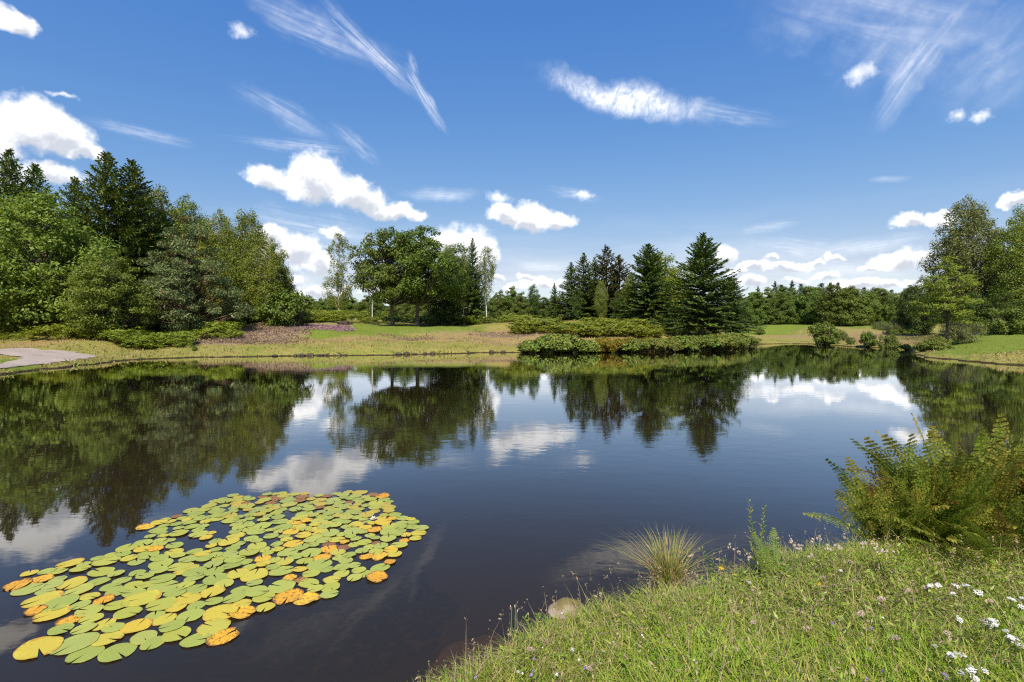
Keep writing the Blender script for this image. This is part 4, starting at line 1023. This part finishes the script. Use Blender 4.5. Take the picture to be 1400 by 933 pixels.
mb = MB(); n = 1500; C = rand_unit(n, g) * np.array([.95, .7, .42]) * g.uniform(.75, 1.05, (n, 1)); C[:, 2] = np.abs(C[:, 2]); leaves(mb, C, unit(C), .14, g, .6, .5, .5)
L_HD = leaf_mat('dark_heather', [(.07, .045, .035), (.11, .07, .05), (.14, .08, .08), (.08, .07, .03)], .15)
o = empty('heather_bush', (x, y, gz(x, y))); link('crown', mb.mesh('heather_bush', [L_HD]), o); tag(o, 'single dark brown heather mound on the lawn left of the oaks', 'shrub')

# ------------------------------------------------------------------ lush growth on the bank below the grove
L_BIG = leaf_mat('big_dock_leaves', [(0.094, 0.150, 0.022), (0.119, 0.186, 0.026), (0.163, 0.222, 0.033), (0.213, 0.252, 0.044)], .25)
L_GOLD = leaf_mat('golden_flowers', [(.10, .14, .02), (.16, .18, .025), (.42, .26, .015), (.50, .22, .015), (.12, .15, .02)], .3)
proto('bankplant0', 1.3, lambda: broadleaf('bank_plant', 210, 1.3, .05, pr(1.5, DOME), 60, .36, 60, .22, L_BIG, tr=.03, flat=.6, stems=3, asp=.8))
L_BANK = leaf_mat('waterside_leaves', [(.11, .15, .022), (.15, .19, .028), (.19, .22, .034), (.24, .25, .05)], .3)
proto('bankplant1', 1.3, lambda: broadleaf('bank_plant', 211, 1.3, .05, pr(1.6, DOME), 70, .34, 90, .15, L_BANK, tr=.03, flat=.7, stems=3, asp=.6))
proto('goldplant0', 1.2, lambda: broadleaf('flowering_plant', 212, 1.2, .05, pr(1.5, DOME), 60, .34, 90, .15, L_GOLD, tr=.03, flat=.8, stems=3, asp=.45))
BP = [(722, 468, 0), (733, 464, 0), (745, 460, 0), (757, 458, 0), (770, 459, 0), (783, 462, 0), (796, 466, 1), (806, 468, 0), (852, 467, 0), (866, 465, 1), (892, 465, 1), (905, 463, 0), (917, 463, 1), (929, 461, 0), (941, 461, 1), (953, 460, 1), (965, 458, 0), (977, 458, 1),
      (988, 457, 1), (999, 457, 1), (1009, 457, 1), (1018, 458, 1)]
for px, yt, small in BP:
    py = np.interp(px, [716, 800, 900, 985, 1016, 1026], [482.5, 482.5, 481.5, 479, 474.5, 471.4]); x, y, _ = on_level(px, py); y += R.uniform(.25, .6)
    tree('bankplant%d' % small, px, yt + R.uniform(-2, 2), y, ['bushy big leaved plant on the waterline below the bracken band', 'bushy small leaved plant on the waterline below the firs'][small], R.uniform(.9, 1.2), ['big leaved waterside plants', 'small leaved waterside plants'][small], 'plant')
for px, py, yt in [(814, 482, 466), (826, 482, 463), (838, 482, 463), (848, 481.5, 464), (878, 481, 464), (860, 479, 461), (890, 479, 461)]:
    x, y, _ = on_level(px, py); tree('goldplant0', px, yt, y + .5, 'waterside plant with orange yellow flowers below the conifer grove', 1.1, 'orange flowered waterside plants', 'plant')
for px, yt in [(1275, 464), (1238, 471)]:
    x, y, _ = on_level(px, 481 if px < 1100 else 486 if px > 1250 else 480); tree('bankplant1', px, yt, y + 2.2, 'small green clump on the bank near the waterline', 1.0, 'small clumps on the bank', 'plant')
# white tee marker
x, y, z = hit(1265, 452); o = empty('tee_marker', (x, y, z)); mb = MB(); mb.tube([(0, 0, -.05), (0, 0, .5)], [.04, .04], 8); link('post', mb.mesh('marker_post', [m_petal], True), o)
mb = MB(); mb.tube([(0, 0, .45), (0, 0, .55), (0, 0, .75), (0, 0, .9)], [.20, .24, .22, .12], 12); link('cap', mb.mesh('marker_cap', [m_petal], True), o); tag(o, 'small white marker post on the grass left of the larch', 'marker')
# ------------------------------------------------------------------ the near bank
L_GRASS = leaf_mat('grass_blades', [(0.175, 0.263, 0.025), (0.233, 0.326, 0.030), (0.304, 0.376, 0.040), (0.373, 0.401, 0.060), (0.514, 0.451, 0.160), (0.222, 0.314, 0.030), (0.467, 0.427, 0.120), (0.397, 0.314, 0.130)], .35, .45, .3)
L_GREEN = leaf_mat('fresh_grass_blades', [(0.177, 0.278, 0.021), (0.240, 0.351, 0.029), (0.292, 0.388, 0.037), (0.366, 0.411, 0.053), (0.455, 0.399, 0.105)], .35, .45, .3)
L_HERB = leaf_mat('herb_leaves', [(0.141, 0.246, 0.025), (0.195, 0.308, 0.030), (0.260, 0.357, 0.040), (0.304, 0.345, 0.060), (0.163, 0.259, 0.030)], .3, .45, .35)
L_DEAD = leaf_mat('dead_stalks', [(.36, .27, .16), (.28, .19, .11), (.42, .33, .22), (.24, .17, .11)], .2)
g = np.random.default_rng(500)
def near_pts(n, lim=-.02, y1=5.0):
    x = g.uniform(-1.2, 5.4, n * 3); y = g.uniform(1.5, y1, n * 3)
    k = (np.abs(x) < 1.12 * y + .25) & (signed_dist(LAKE_S, x, y) > lim)
    x, y = x[k][:n], y[k][:n]
    return x, y
x, y = near_pts(70000)
den = fbm(x * 2.2, y * 2.2, 3); hvar = fbm(x * 1.1 + 9, y * 1.1, 3)
sd = signed_dist(LAKE_S, x, y)
B = np.stack([x, y, ground_z(x, y) - .01], 1)
h = (.06 + .085 * np.clip(hvar + .4, 0, 1) + .05 * np.clip(1 - sd / .4, 0, 1)) * g.lognormal(0, .45, len(x)) * (1.1 + .9 * np.clip(fbm(x * 3 + 2, y * 3, 2), -.4, .6))
h = np.minimum(h, .13 + .09 * np.clip(sd / .5, 0, 1)) * np.where(sd < .05, .8, 1)
fresh = ((x > .6) & (y < 2.75) & (den > -.2)) | (hvar > .22)
mb = MB()
wind = .6 + g.normal(size=len(x)) * 1.3
for q, mi in ((fresh, 1), (~fresh, 0)):
    blades(mb, B[q], h[q], g.uniform(.25, 1.7, q.sum()), g.uniform(0, 6.28, q.sum()), g.uniform(.0025, .0065, q.sum()) * np.where(fresh[q], 1.25, .95), mi)
xd, yd = near_pts(3600, .02); kd_ = fbm(xd * 1.6 - 7, yd * 1.6, 3) > -.05; xd, yd = xd[kd_], yd[kd_]
blades(mb, np.stack([xd, yd, ground_z(xd, yd) + g.uniform(.01, .06, len(xd))], 1), g.uniform(.07, .17, len(xd)), g.uniform(.9, 2.2, len(xd)), g.uniform(0, 6.28, len(xd)), .0036, 2)
# tall thin seed stalks
x, y = near_pts(1100, .0); B = np.stack([x, y, ground_z(x, y)], 1); n = len(x)
hh = g.uniform(.16, .34, n); az = g.uniform(0, 6.28, n); ln = g.uniform(.15, .8, n)
blades(mb, B, hh, ln, az, .0028, 2)
tip = B + np.stack([np.cos(az) * hh * ln, np.sin(az) * hh * ln, hh * (1 - .32 * ln)], 1)
for s in range(5):
    leaves(mb, tip + g.normal(size=(n, 3)) * np.array([.006, .006, .02]), rand_unit(n, g), .018, g, .35, .2, .8, 2)
o = link('grass', mb.mesh('grass', [L_GRASS, L_GREEN, L_DEAD])); tag(o, 'mixed green and dry grass covering the near bank', 'grass', kind='stuff')
# broad leaved herbs between the grass
mb = MB(); x, y = near_pts(5200, .03); z = ground_z(x, y); dn = fbm(x * 1.7 + 4, y * 1.7, 3)
k = dn > -.3; x, y, z = x[k], y[k], z[k]; n = len(x); hh = g.uniform(.03, .14, n)
for s in range(11):
    f = (s + 1) / 11; a = g.uniform(0, 6.28, n); rr_ = g.uniform(.01, .05, n)
    C = np.stack([x + np.cos(a) * rr_, y + np.sin(a) * rr_, z + hh * f], 1)
    leaves(mb, C, unit(np.stack([np.cos(a), np.sin(a), np.full(n, .3)], 1)), .030, g, .30, .7, .6)
o = link('herbs', mb.mesh('herbs', [L_HERB])); tag(o, 'small leafy herbs growing through the near grass', 'herbs', kind='stuff')

# ------------------------------------------------------------------ ferns
def fern_mat(name, cols, tipc):
    m, t = material(name)
    gi = t.n('ShaderNodeNewGeometry'); oi = t.n('ShaderNodeObjectInfo'); n = len(cols)
    c = t.ramp(t.math('FRACT', t.math('ADD', t.math('MULTIPLY', gi.outputs['Random Per Island'], .35), t.math('MULTIPLY', oi.outputs['Random'], .95))), [((i + .5) / n, q) for i, q in enumerate(cols)])
    along = t.n('ShaderNodeAttribute', attribute_name='along').outputs['Fac']
    c = t.mix(t.math('MULTIPLY', t.maprange(t.math('ADD', along, t.math('MULTIPLY_ADD', oi.outputs['Random'], .5, -.25)), .6, 1.1), .75), c, tipc)
    p = t.n('ShaderNodeBsdfPrincipled', {'Base Color': c, 'Roughness': .5, 'Specular IOR Level': .3}); tr = t.n('ShaderNodeBsdfTranslucent', {'Color': c})
    t.n('ShaderNodeOutputMaterial', {0: t.n('ShaderNodeMixShader', {0: .42, 1: p.outputs[0], 2: tr.outputs[0]}).outputs[0]})
    return m
M_FERN = fern_mat('fern_green', [(0.164, 0.243, 0.030), (0.220, 0.302, 0.036), (0.299, 0.353, 0.048), (0.135, 0.218, 0.030), (0.376, 0.378, 0.055)], (0.471, 0.370, 0.068))
M_FERNB = fern_mat('fern_brown', [(0.250, 0.130, 0.036), (0.325, 0.182, 0.048), (0.213, 0.130, 0.036), (0.300, 0.221, 0.054)], (0.250, 0.130, 0.036))
M_FERNY = fern_mat('fern_fresh', [(.13, .21, .03), (.17, .25, .035), (.20, .27, .04)], (.20, .25, .04))
def frond_mesh(seed, th0, th1, stalk, npin, plen, mat, droop=.25, pinn=.026, pw=.45):
    g = np.random.default_rng(seed); m = MB(); al = []
    n = 40; s = np.linspace(0, 1, n); th = th0 + (th1 - th0) * s ** 1.5
    dx = np.sin(th); dz = np.cos(th); P = np.stack([np.cumsum(dx) / n, g.normal() * .04 * s ** 2, np.cumsum(dz) / n], 1)
    m.tube(P[::3], np.linspace(.0055, .0012, len(P[::3])), 5); al.append(np.repeat(s[::3], 5)); al.append(np.append(np.repeat(1., 5), 1.))
    sp = np.linspace(stalk, .985, npin)
    for q in sp:
        i = min(int(q * (n - 1)), n - 2); p = P[i] + (P[i + 1] - P[i]) * (q * (n - 1) - i); T = unit(P[i + 1] - P[i])
        u = (q - stalk) / (1 - stalk); L = plen * (min(1, .55 + 2.2 * u) * (1 - u) ** .85 + .04) * g.uniform(.88, 1.1)
        for sg in (-1, 1):
            up_ = np.cross(T, [0, 1., 0]); D = unit(np.array([0, sg * 1.0, 0]) + T * (.42 + .25 * u) + np.array([0, 0, -.12]) + g.normal(size=3) * .07)
            k = max(4, int(L / pinn)); w_ = np.linspace(.05, 1, k)
            C = p + D * (L * w_)[:, None] + np.array([0, 0, -1.]) * (droop * L * w_ ** 2)[:, None]
            N = unit(np.cross(D, T) * sg + g.normal(size=3) * .1)
            for s2 in (-1, 1):
                side = unit(np.cross(N, D)) * s2
                ln = L * pw * (1 - w_) ** .7 * .42 + pinn * .45; dd = unit(side + D * .55 + g.normal(size=(k, 3)) * .12)
                bv = unit(np.cross(N + g.normal(size=(k, 3)) * .15, dd))
                m.rhombs(C + dd * ln[:, None] * .5, dd * ln[:, None] * .5, bv * (pinn * .52))
                al.append(np.repeat(np.clip(q * .75 + .25 * w_, 0, 1), 4))
    me = m.mesh('frond', [mat])
    a = np.concatenate(al).astype(np.float32)
    at = me.attributes.new('along', 'FLOAT', 'POINT'); a = np.resize(a, len(me.vertices)) if len(a) != len(me.vertices) else a
    at.data.foreach_set('value', a); return me
PW = dict(pinn=.022, pw=.36)
FR = [frond_mesh(1, .02, .40, .30, 20, .21, M_FERN, **PW), frond_mesh(2, .0, .25, .32, 20, .20, M_FERN, **PW), frond_mesh(3, .1, .75, .28, 20, .20, M_FERN, **PW), frond_mesh(4, .15, 1.3, .25, 20, .20, M_FERN, **PW), frond_mesh(5, .0, .55, .35, 17, .19, M_FERN, **PW)]
FRB = [frond_mesh(6, .1, .7, .3, 17, .16, M_FERNB, .5, **PW), frond_mesh(7, .2, 1.4, .25, 17, .16, M_FERNB, .4, **PW)]
def fern(name, cx, cy, fr, label, cat='fern'):
    o = empty(name, (cx, cy, gz(cx, cy)))
    for (me, dx, dy, L, az, tilt, roll) in fr:
        f = link('frond', me, o); f.location = (dx, dy, gz(cx + dx, cy + dy) - gz(cx, cy) - .03); f.scale = (L, L, L); f.rotation_mode = 'XYZ'
        f.rotation_euler = (roll, tilt, az)
    return tag(o, label, cat)
g = np.random.default_rng(510)
def clump(cx, cy, n, rx, ry, L0, L1, lo, hi, label, brown=.12, lean=1.0, facing=None, face=False):
    fr = []
    for i in range(n):
        a = g.uniform(0, 6.28); r = g.uniform() ** .6; dx, dy = math.cos(a) * r * rx, math.sin(a) * r * ry
        az = a + g.normal() * .5 if facing is None else facing + g.normal() * .55; tilt = (lo + (hi - lo) * r) * lean + g.normal() * .08
        me = FRB[int(g.integers(2))] if g.uniform() < brown else FR[int(g.choice(5, p=[.3, .28, .2, .08, .14]))]
        roll = g.normal() * .25
        if face and g.uniform() < .8:      # fronds turned to the light, the outer left ones leaning out over the water
            az = -1.57 + g.normal() * .55; roll = np.clip(.16 - .45 * dx / rx, -.12, .8) + g.normal() * .16; tilt = g.uniform(-.1, .35)
        fr.append((me, dx, dy, g.uniform(L0, L1) * (1.05 - .12 * r), az, tilt, roll))
    fern('bracken_clump', cx, cy, fr, label)
clump(4.08, 4.28, 200, .82, .42, .80, 1.22, -.05, .30, 'tall dark bracken clump overhanging the water on the near bank', .09, face=True)
clump(3.44, 4.12, 100, .36, .30, .60, 1.0, .05, .75, 'leaning bracken clump whose long fronds reach out low over the water', .08, face=True)
clump(3.75, 4.10, 80, .75, .26, .50, .85, .05, .75, 'dense lower fronds filling the heart of the bracken', .06, face=True)
clump(3.70, 3.72, 70, .55, .14, .45, .70, .3, .9, 'low yellowing bracken in front of the tall dark clump', .16)
clump(4.55, 3.85, 70, .45, .25, .8, 1.1, .0, .4, 'bracken clump cut by the right edge of the photo', .1, face=True)
YF = [frond_mesh(11, .1, .5, .22, 18, .26, M_FERNY, .15), frond_mesh(12, .1, .9, .22, 18, .26, M_FERNY, .15)]
x, y, z = hit(1058, 795); fern('young_fern', x, y, [(YF[i % 2], 0, 0, .34 * s, a, t, 0) for i, (s, a, t) in enumerate([(1, 3.0, .45), (1.1, 1.9, .15), (1.15, 1.1, .2), (.95, .2, .55), (.7, 4.6, .6), (.75, 5.6, .7), (.9, 2.5, .3)])], 'small fresh green fern on the edge of the near bank')
fern('young_fern', -3.72, 2.62, [(YF[i % 2], 0, 0, .55 * s, a, t, 0) for i, (s, a, t) in enumerate([(1, .55, .75), (1.0, .1, .9), (.9, 1.5, .5), (.9, 2.6, .5), (.8, 4., .6), (.85, -.9, .7)])], 'fern at the left edge with one frond tip over the water')

# ------------------------------------------------------------------ rush tuft
L_RUSH = leaf_mat('rush_blades', [(.20, .26, .04), (.27, .31, .05), (.38, .34, .11), (.46, .34, .18), (.40, .25, .13), (.20, .27, .05)], .25)
x, y, z = hit(915, 800); o = empty('rush_tuft', (x, y, z)); g = np.random.default_rng(520)
mb = MB(); n = 460; a = g.uniform(0, 6.28, n); r = g.uniform(0, .09, n)
B = np.stack([np.cos(a) * r, np.sin(a) * r, np.full(n, -.02)], 1); az = a + g.normal(size=n) * .5
blades(mb, B, g.uniform(.26, .54, n), g.uniform(.2, 1.35, n) * (.45 + r / .09 * .9), az, .0052, 0, 1.7)
link('blade', mb.mesh('rush_blades', [L_RUSH]), o)['kind'] = 'stuff'
mb = MB(); n = 160; a = g.uniform(0, 6.28, n); r = g.uniform(.02, .13, n); B = np.stack([np.cos(a) * r, np.sin(a) * r, np.full(n, -.02)], 1)
blades(mb, B, g.uniform(.06, .16, n), g.uniform(.5, 1.6, n), a + g.normal(size=n), .005, 0); link('dead_base', mb.mesh('rush_base', [L_DEAD]), o)['kind'] = 'stuff'
tag(o, 'big tuft of rush with green and straw blades at the water edge', 'rush')

# ------------------------------------------------------------------ flowering and dry stalks
M_STEM, t = material('plant_stem'); t.n('ShaderNodeOutputMaterial', {0: t.n('ShaderNodeBsdfPrincipled', {'Base Color': (.13, .17, .04, 1), 'Roughness': .7}).outputs[0]})
M_DRYSTEM, t = material('dry_stem'); t.n('ShaderNodeOutputMaterial', {0: t.n('ShaderNodeBsdfPrincipled', {'Base Color': (.20, .14, .09, 1), 'Roughness': .8}).outputs[0]})
M_FLUFF, t = material('seed_fluff'); t.n('ShaderNodeOutputMaterial', {0: t.n('ShaderNodeBsdfPrincipled', {'Base Color': (.55, .46, .38, 1), 'Roughness': .9}).outputs[0]})
M_PINK, t = material('faded_pink'); t.n('ShaderNodeOutputMaterial', {0: t.n('ShaderNodeBsdfPrincipled', {'Base Color': (.46, .34, .27, 1), 'Roughness': .8}).outputs[0]})
def umbel_mesh(seed, rr, mat):
    g = np.random.default_rng(seed); mb = MB(); n = 26
    a = np.arange(n) * 2.4; r = np.sqrt((np.arange(n) + .5) / n) * rr
    C = np.stack([np.cos(a) * r, np.sin(a) * r, .006 - r * r * 3 + g.normal(size=n) * .002], 1)
    for k in range(3): leaves(mb, C + g.normal(size=(n, 3)) * .003, unit(np.tile([0, 0, 1.], (n, 1))), .0058, g, .9, 1.2, .35)
    for i in range(0, n, 3): mb.tube(np.array([[0, 0, -.03], C[i]]), [.0009, .0007], 3, 1, False)
    return mb.mesh('umbel', [mat, M_STEM])
def ball_mesh(seed, rr, mat, n=60):
    g = np.random.default_rng(seed); mb = MB(); d = rand_unit(n, g); leaves(mb, d * rr * g.uniform(.5, 1, (n, 1)), d, rr * .8, g, .5, .2, .4); return mb.mesh('flower_ball', [mat])
def stem_mesh(seed, h, bend, mat, r=.0018, nl=6, ll=.04, lm=None):
    g = np.random.default_rng(seed); mb = MB(); P = np.array([[bend * s * s, bend * .3 * s, h * s] for s in np.linspace(0, 1, 6)]); mb.tube(P, np.linspace(r, r * .7, 6), 4)
    if nl:
        s = g.uniform(.1, .85, nl); a = g.uniform(0, 6.28, nl); C = np.stack([bend * s * s + np.cos(a) * ll * .45, bend * .3 * s + np.sin(a) * ll * .45, h * s + .01], 1)
        dv = np.stack([np.cos(a), np.sin(a), np.full(nl, .35)], 1); mb.rhombs(C, unit(dv) * ll * .5, np.stack([-np.sin(a), np.cos(a), np.zeros(nl)], 1) * ll * .13, 1)
    return mb.mesh('flower_stem', [mat, lm or L_HERB]), P[-1]
UMB = [umbel_mesh(i, rr, m_petal) for i, rr in enumerate((.008, .011, .0135))]
UMF = [umbel_mesh(5, .012, M_PINK), umbel_mesh(6, .015, M_PINK)]
PUR = [ball_mesh(8, .006, m_pur), ball_mesh(9, .0075, m_pur)]
WB = [ball_mesh(12, .0055, m_petal), ball_mesh(13, .0045, m_petal)]
FLU = [ball_mesh(14, .0085, M_FLUFF), ball_mesh(15, .007, M_FLUFF)]
STG = [stem_mesh(20 + i, 1.0, .12 * (i - 1), M_STEM) for i in range(3)]
def flower(name, px, py, hh, heads, label, cat, group, stem=None, spread=.0, nh=1):
    x, y, z = hit(px, py, hh); o = empty(name, (x, y, z - hh)); h = hh
    sm, tip = stem or STG[R.randrange(3)]
    s = link('stem', sm, o); s.scale = (h, h, h) if stem is None else (1, 1, h)
    s.scale = (h * .6, h * .6, h); tp = Vector((tip[0] * h * .6, tip[1] * h * .6, tip[2] * h))
    for i in range(nh):
        f = link('flower_head', R.choice(heads), o); k = R.uniform(.8, 1.2); f.scale = (k, k, k)
        f.location = tp + Vector((R.uniform(-spread, spread), R.uniform(-spread, spread), R.uniform(-spread, spread * .3))); f.rotation_euler = (R.uniform(-.3, .3), R.uniform(-.3, .3), R.uniform(0, 6))
    o.rotation_euler = (0, 0, R.uniform(0, 6.28))
    return tag(o, label, cat, group)
for px, py in [(1310, 803), (1305, 812), (1330, 802), (1338, 810), (1395, 818), (1378, 815), (1345, 852), (1352, 851), (1360, 853), (1310, 850), (1380, 867), (1384, 875), (1392, 880), (1398, 882), (1303, 895), (1312, 897), (1320, 901), (1318, 908), (1312, 919), (1322, 922), (1330, 918), (1338, 925), (1345, 916), (1290, 885), (1396, 832), (1278, 798)]:
    flower('yarrow', px, py, R.uniform(.18, .26), UMB, 'white yarrow with flat flower heads in front of the bracken', 'flower', 'white yarrow in front of the bracken', spread=.02, nh=R.choice((1, 1, 2)))
for px, py in [(742, 884), (782, 889), (791, 905), (838, 878), (857, 874), (846, 868), (922, 880), (970, 888), (951, 905), (757, 922), (707, 919), (714, 918), (870, 909), (852, 906), (1000, 802), (1022, 797), (1030, 806), (1148, 780), (1208, 842), (1100, 815), (766, 838), (774, 836), (880, 868)]:
    flower('white_flower', px, py, R.uniform(.10, .16), [UMB[0], WB[0], WB[1]], 'small white flower scattered in the near grass', 'flower', 'small white flowers in the near grass', spread=.012, nh=R.choice((1, 1, 2)))
for px, py in [(730, 900), (724, 920), (731, 917), (800, 912), (652, 926), (1138, 853), (1184, 862), (1190, 860), (1210, 918), (1290, 923), (1295, 926), (1188, 890), (1186, 930)]:
    flower('violet_flower', px, py, R.uniform(.10, .15), PUR, 'small violet scabious flower in the near grass', 'flower', 'small violet flowers in the near grass', spread=.008, nh=R.choice((1, 2)))
for px, py in [(728, 890), (803, 915), (1125, 790), (1165, 795), (1235, 805), (1270, 805), (1180, 840), (1205, 820), (1145, 803), (1300, 870), (1230, 872), (1352, 822), (1160, 770), (1100, 860), (1030, 850)]:
    flower('faded_flower', px, py, R.uniform(.14, .2), UMF, 'faded pinkish flower head among the near grass', 'flower', 'faded pink flower heads in the near grass', spread=.01)
for px, py, lb in [(986, 777, 'bright yellow flower beside the rush tuft'), (1118, 796, 'tiny yellow flower right of the fresh green fern')]:
    flower('yellow_flower', px, py, .16, [ball_mesh(31, .016 if px < 1000 else .009, m_yel)], lb, 'flower', None, nh=2 if px < 1000 else 1, spread=.008)
DST = [stem_mesh(40 + i, 1.0, .15 * (i - 1), M_DRYSTEM, .0022, 3, .05, L_DEAD) for i in range(3)]
for px, py in [(955, 716), (985, 738), (991, 744), (1091, 740), (1096, 743), (1102, 750), (1106, 756), (1112, 738), (1120, 736), (1086, 748), (1148, 745), (1155, 750), (1190, 740), (1180, 747), (1200, 750), (1174, 738), (1210, 752), (1132, 748), (1000, 752), (1022, 757)]:
    flower('seed_head_stalk', px, py, R.uniform(.26, .36), FLU, 'dry thistle stalk with fluffy seed heads along the edge of the near bank', 'dry plant', 'dry seed stalks along the near bank edge', stem=R.choice(DST), spread=.022, nh=R.choice((2, 3, 4)))
flower('seed_head_stalk', 729, 826, .22, FLU, 'dark stalk with a cluster of pale seed heads left of the pale stone', 'dry plant', None, stem=DST[1], spread=.016, nh=5)
flower('seed_head_stalk', 740, 840, .12, FLU, 'short stalk with one pale seed head beside the pale stone', 'dry plant', None, stem=DST[0])
flower('seed_head_stalk', 643, 858, .10, FLU, 'brown seed stalk standing in the shallow water', 'dry plant', None, stem=DST[2], spread=.014, nh=3)
M_HT, t = material('horsetail_green'); t.n('ShaderNodeOutputMaterial', {0: t.n('ShaderNodeBsdfPrincipled', {'Base Color': (.15, .20, .08, 1), 'Roughness': .6}).outputs[0]})
for px, py0, py1 in [(698, 832, 870), (704, 831, 868), (707.5, 838, 866), (722, 842, 866)]:
    x, y, z = hit(px, py1); h = (py1 - py0) * y / F
    o = empty('horsetail', (x, y, z)); mb = MB(); mb.tube(curve(np.array([0, 0, -.05]), np.array([R.uniform(-.01, .01), 0, h]), 0, 5), np.array([.005, .0045, .004, .0035, .003]), 6); link('stem', mb.mesh('horsetail_stem', [M_HT], True), o)
    mb = MB(); mb.tube([(0, 0, h), (0, 0, h + .006), (0, 0, h + .016)], [.003, .0055, .003], 6); link('tip', mb.mesh('horsetail_tip', [M_FLUFF], True), o)
    tag(o, 'smooth upright horsetail stem at the water edge near the submerged stone', 'horsetail', 'horsetails at the water edge')
# tall leafy stems
def leafy(name, px, pyb, pyt, n, ll, label, stems=1, mat=None):
    x, y, z = hit(px, pyb); h = (pyb - pyt) * y / F; o = empty(name, (x, y, z)); g = np.random.default_rng(int(px))
    sm = MB(); lm = MB()
    for s in range(stems):
        top = np.array([(s - (stems - 1) / 2) * .10 + g.normal() * .01, g.normal() * .03, h * (1 - .07 * s)]); P = curve(np.array([0, 0, -.02]), top, 0, 7, g, .004); P[3:, 0] += 0
        sm.tube(P, np.linspace(.004, .0018, 7), 5); m = n
        u = np.linspace(.12, 1, m); C = np.stack([np.interp(u, np.linspace(0, 1, 7), P[:, i]) for i in range(3)], 1); a = np.arange(m) * 2.4 + g.normal(size=m) * .3
        L = ll * (1.1 - .6 * u) * g.uniform(.8, 1.2, m); dv = unit(np.stack([np.cos(a), np.sin(a), np.full(m, .55)], 1)); sv = np.stack([-np.sin(a), np.cos(a), np.zeros(m)], 1)
        lm.rhombs(C + dv * L[:, None] * .5, dv * L[:, None] * .5, sv * L[:, None] * .17)
    link('stem', sm.mesh('leafy_stem', [M_STEM], True), o); link('foliage', lm.mesh('leafy_foliage', [mat or L_HERB]), o); return tag(o, label, 'plant')
leafy('leafy_stalk', 1035, 790, 684, 52, .055, 'tall leafy willowherb stalk standing above the fresh green fern', 2, L_GREEN)
leafy('leafy_stalk', 822, 830, 806, 14, .04, 'short leafy sprig right of the pale stone against the water')
leafy('leafy_stalk', 735, 880, 838, 26, .06, 'leafy sprig between the horsetails and the pale stone', 3)
leafy('leafy_stalk', 1130, 790, 748, 20, .06, 'leafy sprig among the dry thistle stalks', 2)
leafy('leafy_stalk', 975, 800, 752, 26, .06, 'leafy sprig just right of the rush tuft', 3)
leafy('leafy_stalk', 1215, 800, 745, 30, .07, 'bright leafy sprig in front of the leaning bracken', 3, L_GREEN)
